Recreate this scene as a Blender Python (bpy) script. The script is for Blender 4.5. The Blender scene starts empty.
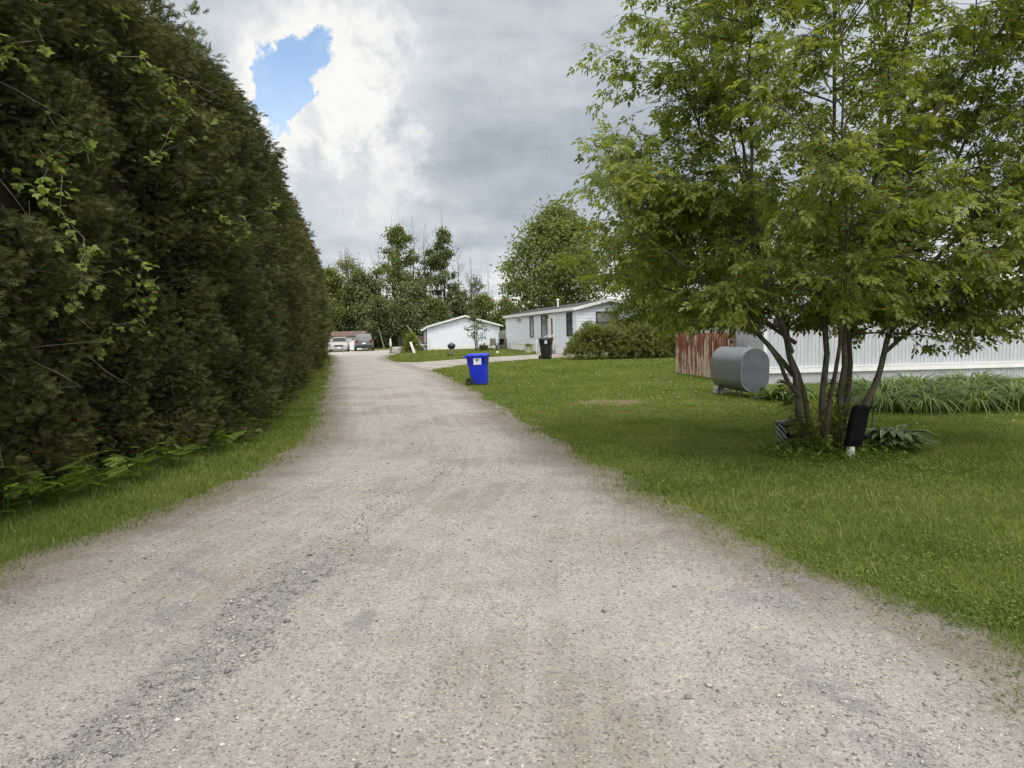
import bpy, math, random
import numpy as np
from mathutils import Matrix, Vector

R = math.radians
sc = bpy.context.scene
col = sc.collection

# ------------------------------------------------------------------ camera
CAM_H = 1.65
cam_d = bpy.data.cameras.new('camera'); cam = bpy.data.objects.new('camera', cam_d); col.objects.link(cam)
cam_d.sensor_width = 36; cam_d.lens = 24.01; cam_d.clip_start = 0.05; cam_d.clip_end = 3000
cam.matrix_world = Matrix.Translation((0, 0, CAM_H)) @ Matrix.Rotation(R(90 - 4.44), 4, 'X') @ Matrix.Rotation(R(-1.35), 4, 'Z')
sc.camera = cam
sc.view_settings.view_transform = 'Standard'; sc.view_settings.look = 'None'
sc.view_settings.exposure = 0.3; sc.view_settings.gamma = 1.0
sc.view_settings.use_curve_mapping = False
sc.cycles.max_bounces = 7; sc.cycles.diffuse_bounces = 4; sc.cycles.transmission_bounces = 3
sc.cycles.transparent_max_bounces = 4; sc.cycles.use_denoising = True
sc.cycles.sample_clamp_indirect = 4

# ------------------------------------------------------------------ node helper
class NT:
    def __init__(s, tree): s.t = tree; tree.nodes.clear()
    def n(s, typ, ins=None, **props):
        nd = s.t.nodes.new(typ)
        for k, v in props.items(): setattr(nd, k, v)
        for k, v in (ins or {}).items(): s.set(nd.inputs[k], v)
        return nd
    def set(s, sock, v):
        if isinstance(v, bpy.types.NodeSocket): s.t.links.new(v, sock)
        else: sock.default_value = v
    def m(s, op, a, b=0.0, c=0.0, clamp=False):
        nd = s.n('ShaderNodeMath', operation=op, use_clamp=clamp)
        for i, v in enumerate((a, b, c)): s.set(nd.inputs[i], v)
        return nd.outputs[0]
    def vm(s, op, a, b=(0, 0, 0), scale=None):
        nd = s.n('ShaderNodeVectorMath', operation=op)
        s.set(nd.inputs[0], a); s.set(nd.inputs[1], b)
        if scale is not None: s.set(nd.inputs['Scale'], scale)
        return nd.outputs['Value'] if op in ('LENGTH', 'DOT_PRODUCT', 'DISTANCE') else nd.outputs[0]
    def mix(s, f, a, b, mode='MIX'):
        nd = s.n('ShaderNodeMix', data_type='RGBA', blend_type=mode)
        s.set(nd.inputs['Factor'], f); s.set(nd.inputs['A'], a); s.set(nd.inputs['B'], b)
        return [o for o in nd.outputs if o.type == 'RGBA'][0]
    def ss(s, x, lo, hi, a=0.0, b=1.0):
        nd = s.n('ShaderNodeMapRange', interpolation_type='SMOOTHSTEP')
        for k, v in (('Value', x), ('From Min', lo), ('From Max', hi), ('To Min', a), ('To Max', b)): s.set(nd.inputs[k], v)
        return nd.outputs[0]
    def noise(s, vec, scale, detail=4, rough=.55, dist=0.0, out='Fac'):
        nd = s.n('ShaderNodeTexNoise', {'Vector': vec, 'Scale': scale, 'Detail': detail, 'Roughness': rough, 'Distortion': dist})
        return nd.outputs[0] if out == 'Fac' else nd.outputs[1]
    def xyz(s, vec):
        return s.n('ShaderNodeSeparateXYZ', {0: vec}).outputs
    def comb(s, x, y, z):
        return s.n('ShaderNodeCombineXYZ', {0: x, 1: y, 2: z}).outputs[0]
    def ramp(s, f, stops):
        nd = s.n('ShaderNodeValToRGB', {0: f}); e = nd.color_ramp.elements
        while len(e) < len(stops): e.new(.5)
        for el, (p, c) in zip(e, stops): el.position = p; el.color = (*c, 1)
        return nd.outputs[0]

# ------------------------------------------------------------------ sky and sun
SUN_EL, SUN_AZ = 58, 165          # degrees, azimuth from +Y towards +X
world = bpy.data.worlds.new('World'); sc.world = world; world.use_nodes = True
t = NT(world.node_tree)
sky = t.n('ShaderNodeTexSky', sky_type='NISHITA', sun_disc=False, sun_elevation=R(SUN_EL), sun_rotation=R(SUN_AZ), air_density=1.0, dust_density=.6, ozone_density=1.5)
gen = t.n('ShaderNodeTexCoord').outputs['Generated']
dirn = t.vm('NORMALIZE', gen)
dx, dy, dz = t.xyz(dirn)
dyc = t.m('MAXIMUM', dy, .12)
# coordinates on a cloud deck plane and on the front of the cumulus wall
deck = t.comb(t.m('DIVIDE', dx, t.m('ADD', t.m('ABSOLUTE', dz), .10)), t.m('DIVIDE', dy, t.m('ADD', t.m('ABSOLUTE', dz), .10)), 0.0)
u = t.m('DIVIDE', dx, dyc); v = t.m('DIVIDE', dz, dyc)
n_big = t.noise(dirn, 3.0, 6, .55)
n_mid = t.noise(dirn, 9.0, 7, .62, .4)
n_fine = t.noise(dirn, 24.0, 6, .62)
n_xf = t.noise(dirn, 60.0, 5, .6)
billow = t.m('SUBTRACT', 1.0, t.m('MULTIPLY', t.m('ABSOLUTE', t.m('SUBTRACT', t.noise(dirn, 13.0, 6, .6, .3), .5)), 4.5), clamp=True)
n_deck = t.noise(deck, .55, 6, .55, .6)
n_lay = t.noise(t.vm('MULTIPLY', dirn, (5.0, 5.0, 22.0)), 1.0, 5, .55, .5)
# gap of blue sky
def amp(n, k): return t.m('MULTIPLY', t.m('SUBTRACT', n, .5), k)
n_m2 = t.noise(t.vm('ADD', dirn, (3.1, 1.7, .4)), 10.0, 6, .62, .3); n_f2 = t.noise(t.vm('ADD', dirn, (1.3, 2.7, 5.4)), 26.0, 6, .62)
wu = t.m('ADD', t.m('SUBTRACT', u, -.312), t.m('ADD', amp(n_mid, .17), t.m('ADD', amp(n_fine, .085), amp(n_xf, .03))))
wv = t.m('ADD', t.m('SUBTRACT', v, .362), t.m('ADD', amp(n_m2, .13), t.m('ADD', amp(n_f2, .09), amp(n_xf, .03))))
ru = t.m('SUBTRACT', wu, t.m('MULTIPLY', wv, .32))
rr = t.m('SQRT', t.m('ADD', t.m('POWER', t.m('DIVIDE', ru, t.m('ADD', .052, t.m('MULTIPLY', wv, .22))), 2.0), t.m('POWER', t.m('DIVIDE', wv, .074), 2.0)))
hole = t.m('MULTIPLY', t.ss(rr, 1.12, .94), t.ss(dy, .0, .3))
# silver edge of the cumulus round the gap, strongest on its right
du = t.m('SUBTRACT', u, -.24); dv = t.m('SUBTRACT', v, .34)
rim_r = t.m('SQRT', t.m('ADD', t.m('POWER', t.m('DIVIDE', du, .145), 2.0), t.m('POWER', t.m('DIVIDE', dv, .17), 2.0)))
puff = t.m('ADD', t.m('SUBTRACT', 1.0, rim_r), t.m('ADD', amp(n_mid, 2.2), t.m('ADD', amp(n_fine, 1.3), amp(n_xf, .5))))
rim = t.m('MULTIPLY', t.ss(puff, -.20, .55), t.ss(rim_r, 1.5, .4, .30, 1.0))
rim = t.m('MAXIMUM', rim, t.m('MULTIPLY', t.ss(rim_r, 1.5, .3), .45))
edge = t.ss(t.m('ADD', rr, amp(n_fine, 1.2)), 2.3, 1.05)
gray_d = t.m('SQRT', t.m('ADD', t.m('POWER', t.m('DIVIDE', t.m('SUBTRACT', u, .10), .28), 2.0), t.m('POWER', t.m('DIVIDE', t.m('SUBTRACT', v, .24), .15), 2.0)))
dark = t.ss(t.m('ADD', gray_d, t.m('MULTIPLY', t.m('SUBTRACT', n_big, .5), 1.2)), 1.35, .2)
low = t.ss(v, .17, .02)
base = t.m('ADD', .53, t.m('MULTIPLY', t.m('SUBTRACT', n_deck, .5), .42))
base = t.m('ADD', base, t.m('ADD', amp(n_mid, .20), amp(n_fine, .10)))
base = t.m('ADD', base, amp(n_lay, .28))
base = t.m('SUBTRACT', base, t.m('MULTIPLY', dark, .14))
base = t.m('ADD', base, t.m('MULTIPLY', low, t.m('ADD', .20, amp(n_lay, 1.0))))
lit = t.m('MAXIMUM', t.m('MULTIPLY', rim, t.m('ADD', .50, t.m('MULTIPLY', t.ss(t.m('ADD', billow, amp(n_f2, 1.0)), .1, .9), .50))), t.m('MULTIPLY', edge, t.ss(billow, .1, .8, .55, 1.0)))
val = t.m('ADD', base, t.m('MULTIPLY', lit, t.m('SUBTRACT', .78, base)))
# the thinner cloud overhead and behind the camera is brighter
over = t.m('MAXIMUM', t.ss(dz, .46, .85), t.ss(dy, .25, -.4))
val = t.m('ADD', val, t.m('MULTIPLY', over, .85))
tintc = t.ramp(val, [(0.0, (.75, .90, 1.06)), (.40, (.83, .945, 1.06)), (.56, (.91, .985, 1.05)), (.78, (1.02, 1.0, .965))])
cloud = t.mix(1.0, tintc, t.n('ShaderNodeCombineColor', {0: t.m('MULTIPLY', val, 10.0), 1: t.m('MULTIPLY', val, 10.0), 2: t.m('MULTIPLY', val, 10.0)}).outputs[0], 'MULTIPLY')
blue = t.vm('SCALE', t.vm('MULTIPLY', sky.outputs[0], (1.05, 1.0, .93)), scale=1.9)
wisp = t.m('ADD', t.ss(n_mid, .42, .75, 0.0, .40), t.ss(v, .40, .28, 0.0, .25))
blue = t.mix(wisp, blue, (7.2, 7.5, 7.8, 1))
skyc = t.mix(hole, cloud, blue)
skyc = t.mix(t.ss(dz, -.01, -.06), skyc, (1.2, 1.25, 1.1, 1))
bg = t.n('ShaderNodeBackground', {'Color': skyc, 'Strength': .1})
t.n('ShaderNodeOutputWorld', {'Surface': bg.outputs[0]})

sun_d = bpy.data.lights.new('sun', 'SUN'); sun_d.energy = 1.5; sun_d.angle = R(22); sun_d.color = (1, .955, .89)
sun = bpy.data.objects.new('sun', sun_d); col.objects.link(sun)
sv = Vector((math.sin(R(SUN_AZ)) * math.cos(R(SUN_EL)), math.cos(R(SUN_AZ)) * math.cos(R(SUN_EL)), math.sin(R(SUN_EL))))
sun.rotation_euler = sv.to_track_quat('Z', 'Y').to_euler(); sun.location = sv * 40

# ------------------------------------------------------------------ object helpers
def tag(o, label=None, cat=None, group=None, kind=None):
    if label: o['label'] = label
    if cat: o['category'] = cat
    if group: o['group'] = group
    if kind: o['kind'] = kind
    return o
def empty(name, loc=(0, 0, 0), rz=0, label=None, cat=None, group=None):
    o = bpy.data.objects.new(name, None); col.objects.link(o)
    o.location = loc; o.rotation_euler = (0, 0, rz); o.empty_display_size = .1
    return tag(o, label, cat, group)
def link(name, me, mat, parent=None):
    o = bpy.data.objects.new(name, me); col.objects.link(o)
    if mat is not None: me.materials.append(mat)
    if parent is not None: o.parent = parent
    return o
def fast(name, V, F, mat, parent=None, tint=None, smooth=False, uv=None):
    V = np.ascontiguousarray(V, np.float32).reshape(-1, 3); F = np.ascontiguousarray(F, np.int32); m, k = F.shape
    me = bpy.data.meshes.new(name)
    me.vertices.add(len(V)); me.vertices.foreach_set('co', V.ravel())
    me.loops.add(m * k); me.loops.foreach_set('vertex_index', F.ravel())
    me.polygons.add(m); me.polygons.foreach_set('loop_start', np.arange(0, m * k, k, dtype=np.int32))
    if smooth: me.polygons.foreach_set('use_smooth', np.ones(m, dtype=bool))
    if tint is not None:
        a = me.attributes.new('tint', 'FLOAT', 'POINT'); a.data.foreach_set('value', np.ascontiguousarray(tint, np.float32).ravel())
    if uv is not None:
        a = me.attributes.new('track', 'FLOAT_VECTOR', 'POINT'); a.data.foreach_set('vector', np.ascontiguousarray(uv, np.float32).ravel())
    me.update(calc_edges=True)
    return link(name, me, mat, parent)
def copy_tree(o, parent=None):
    c = o.copy(); col.objects.link(c)
    if parent is not None: c.parent = parent
    for ch in o.children: copy_tree(ch, c)
    return c

class MB:
    """collects shapes, builds one mesh"""
    def __init__(s): s.v = []; s.f = []; s.sm = []
    def add(s, vs, fs, smooth=False):
        b = len(s.v); s.v += [tuple(p) for p in vs]; s.f += [tuple(i + b for i in f) for f in fs]; s.sm += [smooth] * len(fs); return s
    def box(s, c, d, rz=0, rx=0, ry=0, taper=(1, 1)):
        M = Matrix.Rotation(rz, 3, 'Z') @ Matrix.Rotation(ry, 3, 'Y') @ Matrix.Rotation(rx, 3, 'X'); vs = []
        for z in (-1, 1):
            for x, y in ((-1, -1), (1, -1), (1, 1), (-1, 1)):
                tx, ty = taper if z > 0 else (1, 1)
                vs.append(Vector(c) + M @ Vector((x * d[0] / 2 * tx, y * d[1] / 2 * ty, z * d[2] / 2)))
        return s.add(vs, [(3, 2, 1, 0), (4, 5, 6, 7), (0, 1, 5, 4), (1, 2, 6, 5), (2, 3, 7, 6), (3, 0, 4, 7)])
    def loft(s, rings, cap=True, smooth=True):
        n = len(rings[0]); vs = [p for r in rings for p in r]; fs = []
        for i in range(len(rings) - 1):
            for j in range(n):
                a = i * n + j; b = i * n + (j + 1) % n; fs.append((a, b, b + n, a + n))
        s.add(vs, fs, smooth)
        if cap:
            s.add(rings[0], [tuple(range(n - 1, -1, -1))]); s.add(rings[-1], [tuple(range(n))])
        return s
    def tube(s, pts, rad, n=8, cap=True):
        pts = [Vector(p) for p in pts]
        if not hasattr(rad, '__len__'): rad = [rad] * len(pts)
        rings = []; ref = None
        for i, p in enumerate(pts):
            d = (pts[min(i + 1, len(pts) - 1)] - pts[max(i - 1, 0)]).normalized()
            if ref is None: ref = d.orthogonal().normalized()
            ref = (ref - d * ref.dot(d)).normalized(); o = d.cross(ref)
            rings.append([p + (ref * math.cos(2 * math.pi * k / n) + o * math.sin(2 * math.pi * k / n)) * rad[i] for k in range(n)])
        return s.loft(rings, cap)
    def lathe(s, prof, c=(0, 0, 0), n=20, axis='Z'):
        rings = []
        for r, z in prof:
            ring = []
            for k in range(n):
                a = 2 * math.pi * k / n; p = (r * math.cos(a), r * math.sin(a), z)
                if axis == 'X': p = (p[2], p[0], p[1])
                if axis == 'Y': p = (p[1], p[2], p[0])
                ring.append((p[0] + c[0], p[1] + c[1], p[2] + c[2]))
            rings.append(ring)
        return s.loft(rings)
    def quad(s, a, b, c, d): return s.add((a, b, c, d), [(0, 1, 2, 3)])
    def build(s, name, mat, parent=None, bevel=0, loc=None):
        me = bpy.data.meshes.new(name); me.from_pydata(s.v, [], s.f)
        me.polygons.foreach_set('use_smooth', s.sm); me.update()
        o = link(name, me, mat, parent)
        if loc is not None: o.location = loc
        if bevel:
            b = o.modifiers.new('bevel', 'BEVEL'); b.width = bevel; b.segments = 2; b.limit_method = 'ANGLE'; b.angle_limit = R(40)
        return o

rng = np.random.default_rng(11); random.seed(5)
def norm(a): return a / np.maximum(np.linalg.norm(a, axis=-1, keepdims=True), 1e-9)
def frames(d, up):
    """columns: side, forward(d), normal"""
    d = norm(d); s = norm(np.cross(d, up)); n = np.cross(s, d)
    return np.stack([s, d, n], axis=-1)
def inst(T, F, pos, Rm, sca, tint, tvar=None):
    """place template T,F at many frames -> V, F, tint"""
    N, k = len(pos), len(T)
    V = np.einsum('nij,kj->nki', Rm, T) * np.asarray(sca).reshape(N, 1, 1) + pos[:, None, :]
    Fo = (F[None] + (np.arange(N) * k)[:, None, None]).reshape(-1, F.shape[1])
    tt = np.repeat(np.asarray(tint), k).reshape(N, k)
    if tvar is not None: tt = tt + tvar[None]
    return V.reshape(-1, 3), Fo, tt.ravel()
def vnoise(x, y, seed=0):
    x = np.asarray(x, float); y = np.asarray(y, float)
    xi = np.floor(x).astype(np.int64); yi = np.floor(y).astype(np.int64); xf = x - xi; yf = y - yi
    def hsh(a, b):
        hv = (a * 374761393 + b * 668265263 + seed * 974634777) & 0xFFFFFFFF
        hv = ((hv ^ (hv >> 13)) * 1274126177) & 0xFFFFFFFF
        return ((hv ^ (hv >> 16)) & 0xFFFF) / 65535.
    sx = xf * xf * (3 - 2 * xf); sy = yf * yf * (3 - 2 * yf)
    a = hsh(xi, yi) * (1 - sx) + hsh(xi + 1, yi) * sx; b = hsh(xi, yi + 1) * (1 - sx) + hsh(xi + 1, yi + 1) * sx
    return a * (1 - sy) + b * sy
def fbm(x, y, seed=0, o=4):
    r = 0; a = .5; tot = 0
    for i in range(o): r = r + a * vnoise(x * 2 ** i, y * 2 ** i, seed + i); tot += a; a *= .55
    return r / tot
def catmull(P, n):
    P = np.asarray(P, float); s = np.linspace(0, len(P) - 1, n); out = []
    for q in s:
        i = min(int(q), len(P) - 2); f = q - i
        p0, p1, p2, p3 = P[max(i - 1, 0)], P[i], P[i + 1], P[min(i + 2, len(P) - 1)]
        out.append(.5 * ((2 * p1) + (p2 - p0) * f + (2 * p0 - 5 * p1 + 4 * p2 - p3) * f * f + (3 * p1 - p0 - 3 * p2 + p3) * f ** 3))
    return np.array(out)

# ------------------------------------------------------------------ materials
def new_mat(name):
    m = bpy.data.materials.new(name); m.use_nodes = True; return m, NT(m.node_tree)
def pm(name, c1, c2=None, scale=6, rough=.6, bump=0, bscale=40, metal=0, stretch=(1, 1, 1), spec=.5, dirt=None, dirt_h=.3, sharp=(.35, .65)):
    """surface with noise colour variation, bump and ground dirt in Object coordinates"""
    m, t = new_mat(name); co = t.n('ShaderNodeTexCoord').outputs['Object']
    sco = t.vm('MULTIPLY', co, stretch)
    c2 = c2 or tuple(x * .8 for x in c1)
    c = t.mix(t.ss(t.noise(sco, scale, 5, .6), *sharp), (*c1, 1), (*c2, 1))
    if dirt:
        z = t.xyz(co)[2]
        f = t.m('MULTIPLY', t.ss(t.m('ADD', z, t.m('MULTIPLY', t.noise(co, 9, 4), dirt_h)), dirt_h * 1.6, .0), .7)
        c = t.mix(f, c, (*dirt, 1))
    ins = {'Base Color': c, 'Roughness': t.ss(t.noise(co, scale * 3, 3), .3, .7, max(rough - .08, 0), min(rough + .1, 1)), 'Metallic': metal, 'Specular IOR Level': spec}
    if bump:
        ins['Normal'] = t.n('ShaderNodeBump', {'Strength': bump, 'Distance': .01, 'Height': t.noise(sco, bscale, 4)}).outputs[0]
    b = t.n('ShaderNodeBsdfPrincipled', ins); t.n('ShaderNodeOutputMaterial', {0: b.outputs[0]}); return m
def leaf_mat(name, stops, trans=.4, rough=.5, tmul=(1.4, 1.35, .6), spec=.35):
    m, t = new_mat(name)
    f = t.n('ShaderNodeAttribute', attribute_name='tint').outputs['Fac']
    n = t.noise(t.n('ShaderNodeTexCoord').outputs['Object'], 1.1, 3)
    f = t.m('ADD', f, t.m('MULTIPLY', t.m('SUBTRACT', n, .5), .5), clamp=True)
    c = t.ramp(f, stops)
    b = t.n('ShaderNodeBsdfPrincipled', {'Base Color': c, 'Roughness': rough, 'Specular IOR Level': spec})
    tr = t.n('ShaderNodeBsdfTranslucent', {'Color': t.mix(1.0, c, (*tmul, 1), 'MULTIPLY')})
    mx = t.n('ShaderNodeMixShader', {0: trans, 1: b.outputs[0], 2: tr.outputs[0]})
    t.n('ShaderNodeOutputMaterial', {0: mx.outputs[0]}); return m

M = {}
M['bark'] = pm('bark_grey', (.11, .095, .07), (.05, .043, .032), 5, .9, .9, 30, stretch=(3, 3, .7))
M['bark_pale'] = pm('bark_pale', (.32, .31, .28), (.16, .15, .13), 4, .85, .4, 30)
M['twig'] = pm('dry_twig', (.20, .17, .14), (.10, .085, .07), 6, .9)
M['white_siding'] = pm('white_siding', (.76, .82, .925), (.70, .76, .87), 2.5, .5, dirt=(.42, .42, .36), dirt_h=.35)
M['white_metal'] = pm('white_corrugated', (.53, .56, .62), (.46, .49, .55), 1.8, .45, stretch=(3, 3, .5), dirt=(.40, .41, .36), dirt_h=.3)
M['white_trim'] = pm('white_trim', (.82, .83, .84), (.74, .75, .76), 3, .5)
M['cream_trim'] = pm('cream_trim', (.74, .71, .64), (.62, .58, .50), 3, .5)
M['roof_grey'] = pm('roof_grey', (.055, .055, .06), (.035, .035, .04), 5, .85, .5, 60)
M['roof_white'] = pm('roof_white', (.62, .63, .64), (.5, .5, .5), 3, .6)
M['glass'] = pm('window_glass', (.035, .04, .045), (.02, .022, .025), 1.2, .12, spec=.8)
M['car_glass'] = pm('car_glass', (.02, .022, .025), (.015, .016, .018), 1.2, .2, spec=.25)
M['curtain'] = pm('pale_curtain', (.33, .33, .36), (.22, .22, .25), 3, .35, stretch=(6, 6, .4))
M['black_frame'] = pm('dark_frame', (.04, .035, .033), None, 4, .5)
M['maroon'] = pm('maroon_paint', (.085, .04, .032), (.06, .03, .025), 5, .7)
M['rust_roof'] = pm('rusty_roof', (.085, .045, .038), (.17, .12, .10), 2.5, .8, stretch=(4, 1, 1))
M['blue_plastic'] = pm('blue_plastic', (.008, .030, .72), (.010, .034, .56), 7, .42, .15, 60, dirt=(.10, .10, .18), dirt_h=.12)
M['black_plastic'] = pm('black_plastic', (.016, .016, .018), (.026, .026, .028), 5, .42, .15, 60)
M['navy_plastic'] = pm('navy_plastic', (.02, .04, .14), None, 5, .5)
M['rubber'] = pm('rubber', (.02, .02, .02), None, 8, .8)
M['paper'] = pm('label_paper', (.74, .80, .95), (.66, .72, .87), 20, .6)
M['ink'] = pm('label_print', (.10, .08, .12), None, 9, .6)
M['tank'] = pm('grey_tank_paint', (.185, .20, .22), (.15, .165, .185), 3, .38, .1, 30, spec=.5)
M['tank_end'] = pm('tank_end_dark', (.095, .11, .135), (.075, .088, .11), 5, .45, .1, 30)  # darker grey than the shell, used on end plate and legs
M['steel'] = pm('dull_steel', (.30, .30, .31), (.22, .22, .22), 8, .45, metal=.6)
M['concrete'] = pm('concrete', (.52, .51, .48), (.38, .37, .35), 8, .9, .3)
M['enamel'] = pm('black_enamel', (.02, .02, .022), None, 5, .25)
M['wood_grey'] = pm('weathered_wood', (.22, .19, .16), (.13, .11, .095), 4, .85, .4, 30, stretch=(1, 8, 8))
M['wood_brown'] = pm('brown_wood', (.14, .09, .065), (.08, .055, .04), 4, .8)
M['green_plastic'] = pm('green_plastic', (.13, .17, .125), None, 4, .6)
M['white_plastic'] = pm('white_plastic', (.74, .73, .69), (.62, .6, .56), 6, .55)
M['car_white'] = pm('white_car_paint', (.42, .41, .39), (.36, .35, .34), 2, .25, spec=.6, dirt=(.25, .23, .2), dirt_h=.3)
M['car_grey'] = pm('grey_car_paint', (.15, .155, .165), (.12, .125, .135), 2, .25, spec=.6, dirt=(.25, .23, .2), dirt_h=.3)
M['chrome'] = pm('chrome', (.6, .6, .6), None, 4, .2, metal=.9)
M['lamp'] = pm('lamp_glass', (.62, .64, .66), (.45, .46, .48), 15, .12, spec=.9)
M['tail_lamp'] = pm('tail_lamp', (.16, .012, .012), None, 8, .2)
M['dark_cloth'] = pm('black_cloth', (.005, .005, .006), (.009, .009, .010), 7, .9, .3, 25, spec=.08)
M['stripe'] = pm('pale_webbing', (.42, .42, .46), (.28, .28, .32), 10, .6)
M['grey_lid'] = pm('grey_cloth', (.16, .165, .175), None, 10, .7)
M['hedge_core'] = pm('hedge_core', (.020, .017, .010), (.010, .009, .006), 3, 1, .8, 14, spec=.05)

# rusty corrugated sheet: streaks run down the metal
m, t = new_mat('rusted_sheet'); co = t.n('ShaderNodeTexCoord').outputs['Object']; x, y, z = t.xyz(co)
str_ = t.noise(t.vm('MULTIPLY', co, (9, 4.6, .5)), 1.5, 4, .55); blot = t.noise(co, 3.2, 4)
f = t.ss(t.m('ADD', t.m('ADD', str_, t.m('MULTIPLY', t.m('SUBTRACT', blot, .5), .5)), t.m('MULTIPLY', t.m('SUBTRACT', z, .8), .10)), .42, .55)
c = t.mix(f, (.56, .48, .39, 1), (.19, .062, .040, 1)); c = t.mix(t.ss(t.noise(t.vm('MULTIPLY', co, (12, 12, 1.2)), 1.6, 4), .50, .70), c, (.36, .17, .09, 1))
b = t.n('ShaderNodeBsdfPrincipled', {'Base Color': c, 'Roughness': .75}); t.n('ShaderNodeOutputMaterial', {0: b.outputs[0]}); M['rusted_sheet'] = m

M['leaf_big'] = leaf_mat('box_elder_leaf', [(0, (.075, .110, .020)), (.5, (.190, .238, .045)), (1, (.33, .365, .11))], .52)
M['leaf_cedar'] = leaf_mat('cedar_spray', [(0, (.034, .042, .018)), (.3, (.070, .082, .030)), (.55, (.108, .122, .042)), (.8, (.135, .105, .052)), (1, (.20, .23, .08))], .18, .65, spec=.2)
M['leaf_vine'] = leaf_mat('vine_leaf', [(0, (.10, .15, .025)), (.5, (.19, .26, .055)), (1, (.32, .38, .11))], .4)
M['leaf_fern'] = leaf_mat('fern_leaf', [(0, (.06, .12, .018)), (.5, (.13, .21, .035)), (1, (.22, .30, .06))], .4)
M['leaf_dark'] = leaf_mat('forest_leaf_dark', [(0, (.075, .098, .045)), (.5, (.13, .165, .068)), (1, (.21, .245, .105))], .3)
M['leaf_mid'] = leaf_mat('forest_leaf_mid', [(0, (.085, .11, .036)), (.5, (.155, .19, .058)), (1, (.25, .285, .10))], .4)
M['leaf_light'] = leaf_mat('pale_leaf', [(0, (.08, .115, .018)), (.5, (.165, .21, .035)), (1, (.27, .31, .075))], .45)
M['leaf_olive'] = leaf_mat('olive_bud', [(0, (.10, .10, .04)), (.5, (.17, .17, .07)), (1, (.26, .26, .12))], .4)
M['leaf_bush'] = leaf_mat('shrub_leaf', [(0, (.07, .085, .018)), (.5, (.145, .165, .04)), (1, (.27, .28, .09))], .35)
M['leaf_lily'] = leaf_mat('daylily_leaf', [(0, (.045, .085, .022)), (.5, (.09, .15, .035)), (1, (.18, .25, .06))], .35, .4)
M['leaf_hosta'] = leaf_mat('hosta_leaf', [(0, (.05, .095, .03)), (.5, (.11, .18, .06)), (.60, (.14, .22, .08)), (.70, (.50, .52, .33)), (1, (.58, .58, .42))], .25, .4)
M['grass'] = leaf_mat('grass_blade', [(0, (.074, .124, .022)), (.45, (.150, .212, .042)), (.8, (.22, .275, .068)), (.92, (.30, .285, .12)), (1, (.36, .33, .18))], .35, .55, spec=.25)
M['dandelion'] = leaf_mat('dandelion', [(0, (.62, .48, .03)), (.5, (.62, .6, .5)), (1, (.7, .7, .66))], .2)
M['pebble'] = leaf_mat('pebble', [(0, (.12, .125, .135)), (.35, (.265, .262, .262)), (.6, (.41, .385, .352)), (.85, (.42, .385, .34)), (1, (.6, .57, .52))], 0.0, .85, spec=.25)

# ------------------------------------------------------------------ road outline (world metres)
LE = np.array([(-6, -3.8), (0, -3.65), (2.5, -3.58), (4.5, -3.49), (5.42, -3.37), (6.55, -3.07), (7.9, -2.86), (9.79, -2.95), (12.5, -3.45), (18.8, -4.95), (25, -6.5), (32.4, -8.4), (45, -11.6), (57, -14.9), (63.5, -18.2), (70, -19.5)])
RE = np.array([(-6, 2.4), (0, 2.35), (2.9, 2.27), (3.67, 2.12), (4.6, 1.70), (6.1, 1.16), (9.3, .60), (13.4, -.25), (19.5, -1.5), (24.9, -2.62), (28.9, -3.5), (34, -5.0), (40.2, -7.1), (46, -8.7), (51.3, -9.5), (57, -9.6), (63.5, -10.5), (70, -11)])
YS = np.linspace(-6, 70, 1600)
def smooth_line(P, w=25):
    xv = np.interp(YS, P[:, 0], P[:, 1]); k = np.hanning(2 * w + 1); k /= k.sum()
    return np.convolve(np.pad(xv, w, mode='edge'), k, mode='valid')
XL, XR = smooth_line(LE), smooth_line(RE)
def xl(y): return np.interp(y, YS, XL)
def xr(y): return np.interp(y, YS, XR)
DRIVE = np.array([(-4.2, 29.3), (-3.55, 30.2), (-3.1, 32.2), (-1.67, 36.0), (1.96, 39.9), (4.2, 41.6), (3.0, 47.5), (1.29, 46.6), (-2.58, 42.4), (-4.7, 39.6), (-5.8, 38.9), (-6.5, 39.6), (-7.2, 40.6), (-7.0, 38.2), (-5.6, 33.0)])
def in_poly(x, y, P):
    c = np.zeros(x.shape, bool); j = len(P) - 1
    for i in range(len(P)):
        xi, yi = P[i]; xj, yj = P[j]
        c ^= ((yi > y) != (yj > y)) & (x < (xj - xi) * (y - yi) / (yj - yi + 1e-12) + xi); j = i
    return c

# ground sheet: soil and thatch seen between the blades
m, t = new_mat('lawn_soil'); co = t.n('ShaderNodeTexCoord').outputs['Object']
n1 = t.noise(co, .35, 4); n2 = t.noise(co, 3.0, 5, .65); n3 = t.noise(co, 28, 4, .7)
c = t.mix(t.ss(n2, .35, .65), (.115, .135, .030, 1), (.145, .160, .040, 1)); c = t.mix(t.ss(n3, .42, .62), c, (.085, .095, .028, 1))
c = t.mix(t.m('MULTIPLY', t.ss(n1, .5, .68), .5), c, (.19, .185, .07, 1))
px, py, pz = t.xyz(co)
pd = t.m('SQRT', t.m('ADD', t.m('POWER', t.m('DIVIDE', t.m('SUBTRACT', px, 2.2), 1.0), 2.0), t.m('POWER', t.m('DIVIDE', t.m('SUBTRACT', py, 15.2), .7), 2.0)))
c = t.mix(t.ss(t.m('ADD', pd, t.m('MULTIPLY', t.m('SUBTRACT', n2, .5), 1.6)), 1.1, .5), c, (.20, .15, .10, 1))
td = t.vm('LENGTH', t.vm('SUBTRACT', co, (4.05, 8.7, 0)))
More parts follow.
